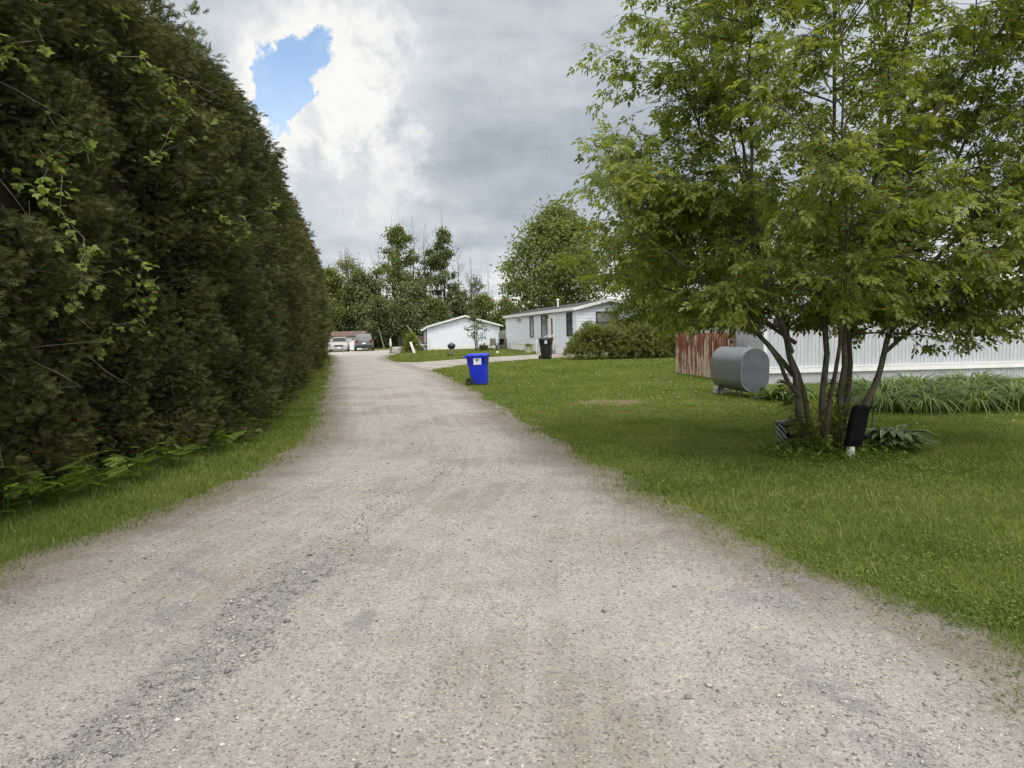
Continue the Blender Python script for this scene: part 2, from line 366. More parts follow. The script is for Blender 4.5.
c = t.mix(t.m('MULTIPLY', t.ss(t.m('ADD', td, t.m('MULTIPLY', t.m('SUBTRACT', n2, .5), .8)), .95, .5), .9), c, (.055, .042, .03, 1))
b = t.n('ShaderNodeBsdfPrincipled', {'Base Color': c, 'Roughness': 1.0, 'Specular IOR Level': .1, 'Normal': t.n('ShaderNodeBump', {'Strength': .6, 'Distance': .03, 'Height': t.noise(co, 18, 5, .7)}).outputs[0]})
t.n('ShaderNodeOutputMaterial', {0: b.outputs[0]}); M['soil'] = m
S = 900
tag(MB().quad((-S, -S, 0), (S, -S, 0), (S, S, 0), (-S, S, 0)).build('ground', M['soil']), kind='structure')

# gravel
def gravel_mat(name, track=True):
    m, t = new_mat(name); co = t.n('ShaderNodeTexCoord').outputs['Object']
    n_lo = t.noise(co, .55, 5, .6); n_md = t.noise(co, 3.2, 6, .65); n_hi = t.noise(co, 85, 5, .8)
    vor = t.n('ShaderNodeTexVoronoi', {'Vector': co, 'Scale': 90.0, 'Randomness': 1.0}); vor2 = t.n('ShaderNodeTexVoronoi', {'Vector': co, 'Scale': 210.0})
    c = t.mix(t.ss(n_md, .3, .7), (.440, .413, .378, 1), (.388, .361, .328, 1))
    c = t.mix(t.m('MULTIPLY', t.ss(n_lo, .44, .60), .75), c, (.305, .270, .236, 1))
    amp_ = lambda n, k: t.m('MULTIPLY', t.m('SUBTRACT', n, .5), k)
    if track:
        tr = t.n('ShaderNodeAttribute', attribute_name='track').outputs['Vector']; ua, va, wa = t.xyz(tr)
        strk = t.noise(t.comb(t.m('MULTIPLY', ua, 9.0), t.m('MULTIPLY', va, .22), 0.0), 1.0, 5, .6)
        c = t.mix(t.m('MULTIPLY', t.ss(strk, .38, .64), .45), c, (.475, .445, .41, 1))
        strk2 = t.noise(t.comb(t.m('MULTIPLY', ua, 17.0), t.m('MULTIPLY', va, .9), 3.0), 1.0, 4, .6)
        c = t.mix(t.m('MULTIPLY', t.ss(t.m('ADD', strk2, amp_(n_md, .5)), .52, .74), .30), c, (.265, .237, .21, 1))
        # damp brown soil along both shoulders (wa = metres to the nearer edge)
        sh = t.ss(t.m('ADD', wa, t.m('MULTIPLY', t.m('SUBTRACT', n_md, .5), .9)), 1.05, .30)
        c = t.mix(t.m('MULTIPLY', sh, .85), c, (.205, .172, .145, 1))
        c = t.mix(t.m('MULTIPLY', t.ss(va, 10, 34), .35), c, (.40, .385, .365, 1))
    # blue-grey crushed stone patches, and the two strips where a rut was filled
    ox, oy, oz = t.xyz(co)
    if track:
        l1 = t.m('ABSOLUTE', t.m('ADD', t.m('ADD', ox, 2.06), t.m('ADD', t.m('MULTIPLY', oy, -.13), amp_(n_lo, .5))))
        f1 = t.m('MULTIPLY', t.ss(t.m('ADD', l1, amp_(n_md, .5)), .34, .05), t.ss(oy, 5.6, 4.4))
        l2 = t.m('ABSOLUTE', t.m('SUBTRACT', t.m('ADD', ox, t.m('MULTIPLY', oy, .22)), t.m('ADD', 2.02, amp_(n_lo, .5))))
        f2 = t.m('MULTIPLY', t.ss(t.m('ADD', l2, amp_(n_md, .5)), .22, .03), t.ss(oy, 3.7, 2.9))
        c = t.mix(t.m('MULTIPLY', t.m('MULTIPLY', t.m('MAXIMUM', f1, f2), .75), t.ss(t.noise(co, 7, 4, .7), .36, .6)), c, (.255, .252, .25, 1))
    pt = t.ss(t.m('ADD', t.noise(co, .8, 5, .6, .8), t.m('MULTIPLY', t.m('SUBTRACT', n_md, .5), .35)), .60, .72)
    c = t.mix(t.m('MULTIPLY', pt, .7), c, (.255, .258, .265, 1))
    cr = t.xyz(vor.outputs['Color']); cellv = t.m('ADD', t.m('MULTIPLY', t.m('SUBTRACT', cr[0], .5), .28), t.m('ADD', t.m('MULTIPLY', t.ss(cr[1], .86, .90), -.40), t.m('MULTIPLY', t.ss(cr[2], .92, .95), .35)))
    c = t.mix(1.0, c, t.n('ShaderNodeCombineColor', {0: t.m('ADD', 1.0, cellv), 1: t.m('ADD', 1.0, cellv), 2: t.m('ADD', 1.0, cellv)}).outputs[0], 'MULTIPLY')
    c = t.mix(t.m('MULTIPLY', t.ss(n_hi, .60, .72), .4), c, (.15, .14, .13, 1))
    c = t.mix(t.m('MULTIPLY', t.ss(n_hi, .40, .30), .3), c, (.52, .49, .45, 1))
    hgt = t.m('ADD', t.m('MULTIPLY', vor.outputs['Distance'], -.8), t.m('ADD', t.m('MULTIPLY', n_hi, 1.2), t.m('MULTIPLY', vor2.outputs['Distance'], -.4)))
    b = t.n('ShaderNodeBsdfPrincipled', {'Base Color': c, 'Roughness': .95, 'Specular IOR Level': .15, 'Normal': t.n('ShaderNodeBump', {'Strength': .75, 'Distance': .012, 'Height': hgt}).outputs[0]})
    t.n('ShaderNodeOutputMaterial', {0: b.outputs[0]}); return m
M['gravel'] = gravel_mat('road_gravel'); M['gravel_drive'] = gravel_mat('drive_gravel', False)
rows = [-6.0]
while rows[-1] < 70: rows.append(rows[-1] + (.05 if 1.5 < rows[-1] < 9 else (.3 if rows[-1] < 1.5 else .05 * (rows[-1] / 9) ** 1.5)))
rows = np.array(rows); NC = 130
w_ = np.linspace(0, 1, NC)[None, :]; yy = np.repeat(rows[:, None], NC, 1)
jl = (fbm(rows * 1.1, rows * 0 + 3, 2) - .5) * .5 + (vnoise(rows * 6, rows * 0, 4) - .5) * .16
jr = (fbm(rows * 1.1, rows * 0 + 9, 5) - .5) * .5 + (vnoise(rows * 6, rows * 0, 8) - .5) * .16
a0 = xl(rows) + jl - .32; a1 = xr(rows) + jr + .32
xx = a0[:, None] * (1 - w_) + a1[:, None] * w_
ed = np.minimum(xx - a0[:, None], a1[:, None] - xx)
wu_ = xx - xl(yy) + .25 * (fbm(yy * .12, yy * 0, 57) - .5)
z = .006 + np.clip(ed / .4, 0, 1) * (.022 * fbm(xx * 2.2, yy * 1.0, 21) + .010 * vnoise(wu_ * 5, yy * .35, 31) + .007 * vnoise(xx * 14, yy * 14, 41)) * np.clip(1.4 - yy / 60, .3, 1)
V = np.stack([xx, yy, z], -1); nr = len(rows); idx = np.arange(nr * NC).reshape(nr, NC)
F = np.stack([idx[:-1, :-1], idx[:-1, 1:], idx[1:, 1:], idx[1:, :-1]], -1).reshape(-1, 4)
tag(fast('gravel_road', V, F, M['gravel'], smooth=True, uv=np.stack([wu_ / 1.2, yy, ed], -1).reshape(-1, 3)), kind='structure')
P = catmull(np.vstack([DRIVE, DRIVE[:1]]), 140)[:-1]
mb = MB(); mb.add([(p[0], p[1], .004) for p in P], [tuple(range(len(P)))]); tag(mb.build('driveway', M['gravel_drive']), kind='structure')

def road_z(x, y):
    e = np.clip((np.minimum(x - xl(y), xr(y) - x) + .32) / .4, 0, 1); w = x - xl(y) + .25 * (fbm(y * .12, y * 0, 57) - .5)
    return .006 + e * (.022 * fbm(x * 2.2, y * 1.0, 21) + .010 * vnoise(w * 5, y * .35, 31) + .007 * vnoise(x * 14, y * 14, 41)) * np.clip(1.4 - y / 60, .3, 1)
# loose stones lying on the road
N = 170000
py = 1.6 + 14 * rng.random(N) ** 1.6; px = xl(py) + .1 + (xr(py) - xl(py) - .2) * rng.random(N)
strip = np.abs(px + 1.72 - .13 * (py - 2.6) + .30 * (vnoise(py * 1.7, py * 0, 3) - .5)); strip2 = np.abs(px - 1.45 + .22 * (py - 2.6) + .3 * (vnoise(py * 1.3, py * 0, 13) - .5))
dens = .15 + 1.2 * np.exp(-(strip / .20) ** 2) * np.clip((5.4 - py) / 1.2, 0, 1) * (.35 + vnoise(px * 3, py * 2, 19)) + .35 * np.exp(-(strip2 / .25) ** 2) * (py < 3.4) + .30 * (fbm(px * 1.3, py * .6, 77) > .58) + .15 * (vnoise(px * .9, py * .4, 70) > .66)
dens *= np.clip(1 - (py - 9) / 8, .15, 1)
k = rng.random(N) < dens * .75; px, py, st = px[k], py[k], strip[k]; N = len(px)
sz = .0022 + .0060 * rng.random(N) ** 3 + .011 * (rng.random(N) < .02) * rng.random(N); sz *= np.where(st < .2, 1.2, 1)
phi = (1 + 5 ** .5) / 2
ico = norm(np.array([(-1, phi, 0), (1, phi, 0), (-1, -phi, 0), (1, -phi, 0), (0, -1, phi), (0, 1, phi), (0, -1, -phi), (0, 1, -phi), (phi, 0, -1), (phi, 0, 1), (-phi, 0, -1), (-phi, 0, 1)], float))
icof = np.array([(0, 11, 5), (0, 5, 1), (0, 1, 7), (0, 7, 10), (0, 10, 11), (1, 5, 9), (5, 11, 4), (11, 10, 2), (10, 7, 6), (7, 1, 8), (3, 9, 4), (3, 4, 2), (3, 2, 6), (3, 6, 8), (3, 8, 9), (4, 9, 5), (2, 4, 11), (6, 2, 10), (8, 6, 7), (9, 8, 1)])
ang = rng.random(N) * 6.28; Rm = np.zeros((N, 3, 3)); Rm[:, 0, 0] = np.cos(ang); Rm[:, 0, 1] = -np.sin(ang); Rm[:, 1, 0] = np.sin(ang); Rm[:, 1, 1] = np.cos(ang); Rm[:, 2, 2] = .6
Rm[:, :, 0] *= (1 + .7 * rng.random(N))[:, None]
tt = np.clip(.52 + .27 * rng.standard_normal(N) - .16 * (st < .22), 0, 1)
octa = np.array([(1, 0, 0), (0, 1, 0), (-1, 0, 0), (0, -1, 0), (.1, .1, 1), (0, 0, -1), (.62, .62, .55), (-.6, .66, .5), (-.64, -.6, .5), (.6, -.62, .6)], float); octf = np.array([(0, 6, 4), (6, 1, 4), (1, 7, 4), (7, 2, 4), (2, 8, 4), (8, 3, 4), (3, 9, 4), (9, 0, 4), (0, 5, 6), (6, 5, 1), (1, 5, 7), (7, 5, 2), (2, 5, 8), (8, 5, 3), (3, 5, 9), (9, 5, 0)])
V, F, T = inst(octa, octf, np.stack([px, py, road_z(px, py) + sz * .22], -1), Rm, sz, tt)
V = V + .0007 * rng.standard_normal(V.shape)
tag(fast('loose_gravel', V, F, M['pebble'], tint=T), kind='stuff', label='loose grey and tan stones scattered over the gravel road', cat='gravel')

# ------------------------------------------------------------------ grass
def grass_points(n, y0, y1, xa, xb, keep):
    y = y0 + (y1 - y0) * rng.random(n); x = xa(y) + (xb(y) - xa(y)) * rng.random(n)
    k = keep(x, y); return x[k], y[k]
def edge_dist(x, y):
    """>0 on grass, metres from the road edge"""
    return np.maximum(xl(y) - x, x - xr(y))
def keep_grass(x, y):
    e = edge_dist(x, y) + (fbm(x * 1.8, y * 1.8, 51) - .5) * .9 + (vnoise(x * 7, y * 7, 52) - .5) * .25
    p = np.clip((e + .20) / .75, 0, 1) ** 1.6
    patch = np.exp(-(((x - 2.2) / 1.0) ** 2 + ((y - 15.2) / .6) ** 2)) * (vnoise(x * 3, y * 3, 6) + .4)
    tree_ = np.exp(-(((x - 4.05) ** 2 + (y - 8.7) ** 2) / .55))
    p = p * (1 - np.clip(patch * 1.1, 0, .9)) * (1 - .85 * tree_)
    p = np.where(in_poly(x, y, DRIVE + 0), 0, p)
    return rng.random(len(x)) < p
GV, GF, GT = [], [], []; off = 0
def blades(x, y, hgt, wid, seg):
    global off
    n = len(x); a = rng.random(n) * 6.28; lean = (.25 + .75 * rng.random(n)) * hgt * 1.05; la = rng.random(n) * 6.28
    sx, sy = np.cos(a) * wid / 2, np.sin(a) * wid / 2; lx, ly = np.cos(la) * lean, np.sin(la) * lean
    z0 = np.zeros(n) - .005
    tnt = np.clip(.14 + .62 * fbm(x * .5, y * .5, 91) + .5 * (fbm(x * 2.5, y * 2.5, 92) - .5) + .15 * rng.standard_normal(n) + (rng.random(n) < .05) * .4, 0, 1)
    if seg == 2:
        V = np.stack([np.stack([x - sx, y - sy, z0], -1), np.stack([x + sx, y + sy, z0], -1), np.stack([x + sx * .75 + lx * .35, y + sy * .75 + ly * .35, hgt * .6], -1),
                      np.stack([x - sx * .75 + lx * .35, y - sy * .75 + ly * .35, hgt * .6], -1), np.stack([x + lx, y + ly, hgt], -1)], 1)
        f = np.array([(0, 1, 2), (0, 2, 3), (3, 2, 4)]); kk = 5
    else:
        V = np.stack([np.stack([x - sx, y - sy, z0], -1), np.stack([x + sx, y + sy, z0], -1), np.stack([x + lx, y + ly, hgt], -1)], 1); f = np.array([(0, 1, 2)]); kk = 3
    GV.append(V.reshape(-1, 3)); GF.append((f[None] + (np.arange(n) * kk)[:, None, None]).reshape(-1, 3) + off); GT.append(np.repeat(tnt, kk)); off += n * kk
def hh(x, y, lo, hi): return (lo + (hi - lo) * rng.random(len(x))) * (.45 + .45 * fbm(x * .9, y * .9, 15)) * (1 + .9 * (rng.random(len(x)) < .04))
for (n, y0, y1, wd, lo, hi, seg) in ((95000, 2.2, 6, .0055, .035, .075, 2), (170000, 6, 12, .008, .035, .08, 2), (150000, 12, 24, .016, .04, .085, 1), (110000, 24, 48, .04, .05, .11, 1), (60000, 48, 90, .09, .06, .14, 1)):
    x, y = grass_points(n, y0, y1, lambda y: xr(y) - .4, lambda y: np.maximum(.80 * y + 1.0, xr(y) + 1.5), keep_grass)
    blades(x, y, hh(x, y, lo, hi), wd * (.7 + .6 * rng.random(len(x))), seg)
for (n, y0, y1, wd, lo, hi, seg) in ((60000, 3.2, 8, .006, .035, .08, 2), (50000, 8, 16, .010, .04, .09, 2), (40000, 16, 34, .022, .05, .10, 1), (18000, 34, 64, .05, .06, .12, 1)):
    x, y = grass_points(n, y0, y1, lambda y: xl(y) - 2.4 - .02 * y, lambda y: xl(y) + .35, keep_grass)
    # longer, unmown grass against the hedge
    tall = np.clip((xl(y) - x - 1.1) / .6, 0, 1)
    blades(x, y, hh(x, y, lo, hi) * (1 + 1.3 * tall), wd * (.7 + .6 * rng.random(len(x))), seg)
def broadleaf(n, y0, y1, lo, hi):
    global off
    x, y = grass_points(n, y0, y1, lambda y: xr(y) - .5, lambda y: np.maximum(.80 * y + 1.0, xr(y) + 1.5), keep_grass)
    k = vnoise(x * 1.6, y * 1.6, 201) * .6 + vnoise(x * 5, y * 5, 202) * .4 > .50; x, y = x[k], y[k]; n = len(x)
    a = rng.random(n) * 6.28; d = np.stack([np.cos(a), np.sin(a), .1 + .5 * rng.random(n)], -1)
    L4 = np.array([(0, 0, 0), (-.36, .5, .05), (0, 1, -.05), (.36, .5, .05)])
    V, F, T = inst(L4, np.array([(0, 2, 1), (0, 3, 2)]), np.stack([x, y, .012 + .03 * rng.random(n)], -1), frames(d, np.array([0, 0, 1.]) + .35 * rng.standard_normal((n, 3))), lo + (hi - lo) * rng.random(n), np.clip(.30 + .2 * rng.standard_normal(n) + .25 * (vnoise(x * .8, y * .8, 203) - .5), 0, .78))
    GV.append(V); GF.append(F + off); GT.append(T); off += len(V)
broadleaf(45000, 2.2, 7, .012, .026); broadleaf(60000, 7, 14, .018, .036); broadleaf(40000, 14, 30, .03, .06)
tag(fast('grass', np.vstack(GV), np.vstack(GF), M['grass'], tint=np.concatenate(GT)), kind='stuff', label='mown green lawn grass on both sides of the gravel road', cat='grass')
# dandelions and clover heads dotted over the lawn
N = 520
y = 4 + 30 * rng.random(N) ** .9; x = xr(y) + .3 + (np.maximum(.8 * y, xr(y) + 2) - xr(y)) * rng.random(N)
k = (fbm(x * .35, y * .35, 8) > .47) & ~in_poly(x, y, DRIVE); x, y = x[k], y[k]; N = len(x)
Rm = np.repeat(np.eye(3)[None], N, 0); Rm[:, 2, 2] = .5
V, F, T = inst(ico, icof, np.stack([x, y, .06 + .06 * rng.random(N)], -1), Rm, (.006 + .007 * rng.random(N)) * (1 + y / 30), np.where(rng.random(N) < .22, 0, .55 + .4 * rng.random(N)))
tag(fast('lawn_flowers', V, F, M['dandelion'], tint=T), kind='stuff', label='tiny white and yellow flower heads dotted over the lawn', cat='flowers')

# ------------------------------------------------------------------ leaf templates
LEAF = np.array([(0, 0, 0), (-.24, .45, .07), (0, 1, -.12), (.24, .45, .07)]); LEAF_F = np.array([(0, 2, 1), (0, 3, 2)])
def compound(pairs, ll, stalk, ang=55, term=1.15):
    """pinnate leaf made of folded leaflets, unit length"""
    V, F = [], []
    def put(o, a, s):
        b = len(V); ca, sa = math.cos(a), math.sin(a)
        for p in LEAF: V.append((o[0] + s * (p[0] * ca - p[1] * sa), o[1] + s * (p[0] * sa + p[1] * ca), o[2] + s * p[2]))
        F.extend([(b, b + 2, b + 1), (b, b + 3, b + 2)])
    for i in range(pairs):
        yv = stalk + (1 - stalk - ll * .4) * i / max(pairs, 1)
        for sg in (-1, 1): put((0, yv, -.06 * yv * yv), sg * R(ang), ll * (1 - .25 * i / max(pairs, 1)))
    put((0, 1 - ll * .5, -.06), 0, ll * term)
    b = len(V); V.extend([(-.012, 0, 0), (.012, 0, 0), (0, 1 - ll * .4, -.05)]); F.append((b, b + 1, b + 2))
    return np.array(V), np.array(F)
ELDER, ELDER_F = compound(2, .50, .38, 58)
FERN, FERN_F = compound(7, .26, .12, 72)
# flat cedar spray: a fan of narrow scale-clad fingers
V_, F_ = [], []
for i, (o, a, l, w) in enumerate(((.0, 0, 1.0, .10), (.12, 38, .55, .09), (.14, -36, .58, .09), (.32, 34, .48, .085), (.34, -38, .46, .085), (.52, 30, .38, .08), (.54, -32, .36, .08), (.05, 58, .38, .08), (.06, -60, .36, .08))):
    a = R(a); sx, cy = math.sin(a), math.cos(a); zz = .05 * ((i * 37) % 5 - 2); b = len(V_)
    V_ += [(-w / 2 * cy, o + w / 2 * sx * .5, zz * .2), (w / 2 * cy, o - w / 2 * sx * .5, zz * .2), (sx * l * .7 + w * .6 * cy, o + cy * l * .7, zz), (sx * l, o + cy * l, zz - .10 * l)]
    F_ += [(b, b + 1, b + 2), (b, b + 2, b + 3)]
SPRAY, SPRAY_F = np.array(V_), np.array(F_)

def rand_dirs(n): return norm(rng.standard_normal((n, 3)))

# ------------------------------------------------------------------ cedar hedge on the left
HB = np.array([(-4, -5.6), (1, -5.35), (5, -5.15), (6.5, -5.0), (8, -4.95), (10, -4.72), (12, -4.85), (14, -5.3), (19.1, -6.45), (25, -7.8), (32.6, -9.7), (41, -11.7), (49.6, -14.0), (53, -14.9)])
hp = catmull(HB[:, ::-1], 900)                            # (x, y) along the foot
seg = np.r_[0, np.cumsum(np.linalg.norm(np.diff(hp, axis=0), axis=1))]; HL = seg[-1]
tang = norm(np.gradient(hp, axis=0)); nrmh = np.stack([tang[:, 1], -tang[:, 0]], -1)   # towards the road
HH = 6.55
def hedge_at(s, z, depth=0.0):
    """s metres along, z height -> surface point, outward normal (2d)"""
    p = np.stack([np.interp(s, seg, hp[:, 0]), np.interp(s, seg, hp[:, 1])], -1)
    n = norm(np.stack([np.interp(s, seg, nrmh[:, 0]), np.interp(s, seg, nrmh[:, 1])], -1))
    q = z / HH
    prof = .25 * np.sin(np.clip(q * 2.4, 0, 1) * math.pi * .5) + .12 * np.sin(q * math.pi) - .85 * np.clip(q - .45, 0, 1) ** 1.6 - .55 * np.clip(q - .88, 0, 1) * 6
    bump = .75 * (fbm(s * .55, z * .45, 61) - .5) + .75 * (fbm(s * 1.5, z * 1.3, 62) - .5) + .16 * np.abs(np.sin(s * math.pi / 1.5 + 1.5 * vnoise(s * .3, z * .3, 5)))
    off_ = prof + bump - depth
    return np.concatenate([p + n * off_[:, None], z[:, None]], 1), n
def hedge_top(s): return HH + .55 * (fbm(s * .8, s * 0, 66) - .5) + .5 * np.abs(np.sin(s * math.pi / 1.5)) ** 2 - .25
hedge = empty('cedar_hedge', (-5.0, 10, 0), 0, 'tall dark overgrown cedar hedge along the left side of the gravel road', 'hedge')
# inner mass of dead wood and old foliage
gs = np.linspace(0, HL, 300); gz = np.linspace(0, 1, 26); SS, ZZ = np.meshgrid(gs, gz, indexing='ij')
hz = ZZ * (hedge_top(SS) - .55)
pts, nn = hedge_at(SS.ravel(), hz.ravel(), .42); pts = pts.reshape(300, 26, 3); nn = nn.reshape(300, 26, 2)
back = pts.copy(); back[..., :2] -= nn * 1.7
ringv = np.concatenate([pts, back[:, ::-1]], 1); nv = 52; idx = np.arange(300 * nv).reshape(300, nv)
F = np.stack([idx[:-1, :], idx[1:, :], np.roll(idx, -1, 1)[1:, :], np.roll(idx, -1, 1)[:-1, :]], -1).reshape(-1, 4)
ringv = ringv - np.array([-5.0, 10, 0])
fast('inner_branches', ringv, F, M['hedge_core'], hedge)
HV, HF, HT = [], [], []; off = 0
def add_sprays(s, z, depth, size, tint0):
    global off
    n = len(s); p, n2 = hedge_at(s, z, depth); out = np.concatenate([n2, np.zeros((n, 1))], 1)
    d = out * (.6 + .6 * rng.random((n, 1))) + .6 * rng.standard_normal((n, 3)) * np.array([.8, .8, .6]); d[:, 2] += .10
    up = out * .5 + np.array([0, 0, .9]) + .8 * rng.standard_normal((n, 3))
    V, F, T = inst(SPRAY, SPRAY_F, p - np.array([-5.0, 10, 0]), frames(d, up), size, tint0)
    HV.append(V); HF.append(F + off); HT.append(T); off += len(V)
def s_of_y(y): return np.interp(y, hp[:, 1], seg)
for (ya, yb, n, sl, sh) in ((3.0, 6.0, 9000, .10, .2), (6.0, 10.0, 56000, .045, .125), (10.0, 15.0, 44000, .055, .145), (15.0, 25, 42000, .08, .19), (25, 53, 40000, .15, .33)):
    s = s_of_y(ya) + (s_of_y(yb) - s_of_y(ya)) * rng.random(n); z = hedge_top(s) * rng.random(n) ** .95
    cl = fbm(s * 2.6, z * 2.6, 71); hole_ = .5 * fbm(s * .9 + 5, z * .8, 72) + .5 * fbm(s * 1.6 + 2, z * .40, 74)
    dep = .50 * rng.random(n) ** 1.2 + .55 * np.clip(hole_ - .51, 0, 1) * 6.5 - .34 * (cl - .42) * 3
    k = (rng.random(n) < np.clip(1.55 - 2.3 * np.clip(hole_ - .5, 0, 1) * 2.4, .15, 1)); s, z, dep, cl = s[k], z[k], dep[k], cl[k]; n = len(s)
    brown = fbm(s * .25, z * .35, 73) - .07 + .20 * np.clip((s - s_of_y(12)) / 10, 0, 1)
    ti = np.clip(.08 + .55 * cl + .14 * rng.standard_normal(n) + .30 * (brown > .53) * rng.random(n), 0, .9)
    ti = np.where(rng.random(n) < .03, .98, ti)
    add_sprays(s, z, dep, sl + (sh - sl) * rng.random(n), ti)
# pointed leaders standing out of the top
for s0 in np.arange(.5, HL, .55):
    k = 26 if s0 < s_of_y(30) else 12; top = float(hedge_top(np.array([s0]))[0]) ; L = .2 + .75 * random.random()
    zz = top - .35 + (L + .35) * np.sort(rng.random(k)); s = s0 + (.30 * (1 - (zz - top + .35) / (L + .35)) + .03) * rng.standard_normal(k)
    zz2 = np.minimum(zz, HH * .98)
    p, n2 = hedge_at(s, zz2, .35 + .3 * rng.random(k)); p[:, 2] = zz
    d = np.concatenate([n2 * .5, np.zeros((k, 1))], 1) + .6 * rng.standard_normal((k, 3)); d[:, 2] = np.abs(d[:, 2]) + .35
    V, F, T = inst(SPRAY, SPRAY_F, p - np.array([-5.0, 10, 0]), frames(d, rand_dirs(k)), (.14 + .14 * rng.random(k)) * (1 if s0 < s_of_y(22) else 1.6), np.clip(.35 + .2 * rng.standard_normal(k), 0, 1))
    HV.append(V); HF.append(F + off); HT.append(T); off += len(V)
fast('foliage', np.vstack(HV), np.vstack(HF), M['leaf_cedar'], hedge, tint=np.concatenate(HT))
# bare dead twigs poking out of the face
mb = MB()
for i in range(150):
    y0 = 5.5 + 20 * random.random() ** 1.7; s = np.array([float(s_of_y(y0))]); z = np.array([.5 + 5.6 * random.random()])
    p, n2 = hedge_at(s, z, .35); p = Vector(p[0]) - Vector((-5.0, 10, 0)); o = Vector((n2[0][0], n2[0][1], 0))
    d = o * random.uniform(.3, 1) + Vector((0, 0, random.uniform(-1, .8))) + Vector((tang[10][0], tang[10][1], 0)) * random.uniform(-1, 1); L = random.uniform(.35, 1.0); d.normalize()
    pt = [p + d * L * q + Vector((random.uniform(-.03, .03), random.uniform(-.03, .03), -.12 * q * q * L)) for q in (0, .35, .7, 1)]
    mb.tube(pt, [.006, .005, .004, .0015], 4, False)
    if random.random() < .6: mb.tube([pt[2], pt[2] + (d + Vector((random.uniform(-.8, .8), random.uniform(-.8, .8), random.uniform(-.8, .8)))).normalized() * L * .4], [.003, .001], 4, False)
mb.build('dead_twigs', M['twig'], hedge)['kind'] = 'stuff'

# vines climbing the hedge
VL = np.array([(0, 0, 0), (-.42, .18, .05), (-.5, .55, .02), (-.2, .62, .06), (0, 1, -.12), (.2, .62, .06), (.5, .55, .02), (.42, .18, .05)]); VL_F = np.array([(0, 2, 1), (0, 3, 2), (0, 4, 3), (0, 5, 4), (0, 6, 5), (0, 7, 6)])
vines = [(7.0, 3.9, 1.5, 130, 'pale green vine tangled high in the nearest part of the hedge'),
         (6.9, 2.45, .8, 34, 'sparse vine with light leaves hanging at mid height on the nearest hedge'),
         (8.9, 4.9, 1.3, 110, 'bright leafy vine climbing near the hedge top above the middle of its face'),
         (10.2, 3.3, .8, 60, 'small light green vine patch low on the hedge before it turns brown'),
         (13.8, 3.6, 1.1, 80, 'yellow green vine on the far brown stretch of hedge'),
         (8.4, 2.2, .9, 50, 'thin vine with drooping pale leaves across the hedge foot')]
for (y0, z0, ext, n, lab) in vines:
    s0 = float(s_of_y(y0)); p0, _ = hedge_at(np.array([s0]), np.array([z0]), 0); root = Vector((float(p0[0][0]), float(p0[0][1]), 0))
    vo = empty('climbing_vine', root, 0, lab, 'vine', 'light green vines climbing the cedar hedge'); mb = MB(); P_, D_ = [], []
    for st_ in range(max(4, n // 14)):
        sa, za = s0 + random.uniform(-.35, .35) * ext, z0 + random.uniform(-.45, .45) * ext; pts = []
        th = random.uniform(0, 6.28)
        for q in range(8):
            pp, n2 = hedge_at(np.array([sa]), np.array([max(za, .3)]), -.02 - .10 * random.random()); pts.append(Vector(pp[0]) - root)
            th += random.uniform(-.6, .6); sa += .13 * math.cos(th) * ext ** .5; za += .13 * math.sin(th) * ext ** .5
        mb.tube(pts, [.005] * 4 + [.004, .003, .002, .001], 4, False)
        for q in range(26):
            i = random.randint(1, 7); P_.append(pts[i] + Vector((random.uniform(-.07, .07), random.uniform(-.07, .07), random.uniform(-.07, .03)))); D_.append((n2[0][0] * .7 + random.gauss(0, .6), n2[0][1] * .7 + random.gauss(0, .6), -.35 + random.gauss(0, .4)))
    mb.build('stem', M['twig'], vo)
    P_ = np.array(P_); D_ = np.array(D_); k = len(P_)
    V, F, T = inst(VL, VL_F, P_, frames(D_, np.array([.6, -.4, .9]) + .5 * rng.standard_normal((k, 3))), (.045 + .06 * rng.random(k)), np.clip(.5 + .25 * rng.standard_normal(k), 0, 1))
    fast('leaves', V, F, M['leaf_vine'], vo, tint=T)

# pinnate weeds at the foot of the hedge
def fern_plant(x, y, h, n, label, group='leafy weeds at the foot of the hedge'):
    n = int(n * .7)
    r = empty('leafy_weed', (x, y, 0), 0, label, 'weed', group); mb = MB(); P_, D_ = [], []
    for i in range(n):
        a = random.uniform(0, 6.28); rr_ = random.uniform(0, .12); hgt = h * random.uniform(.4, 1.0); ox, oy = math.cos(a) * rr_, math.sin(a) * rr_; o = .25 * hgt
        mb.tube([(ox, oy, 0), (ox + math.cos(a) * o * .4, oy + math.sin(a) * o * .4, hgt * .6), (ox + math.cos(a) * o, oy + math.sin(a) * o, hgt)], [.006, .004, .002], 4, False)
        for q in range(3):
            f = .55 + .45 * q / 2; b = a + random.uniform(-1.3, 1.3); P_.append((ox + math.cos(a) * o * f * f, oy + math.sin(a) * o * f * f, hgt * f)); D_.append((math.cos(b), math.sin(b), random.uniform(-.1, .5)))
    mb.build('stem', M['leaf_fern'], r); k = len(P_)
    V, F, T = inst(FERN, FERN_F, np.array(P_), frames(np.array(D_), np.array([0, 0, 1.]) + .25 * rng.standard_normal((k, 3))), (.20 + .16 * rng.random(k)) * 0.85 * (h / .55) ** .5, np.clip(.55 + .22 * rng.standard_normal(k), 0, 1))
    fast('fronds', V, F, M['leaf_fern'], r, tint=T)
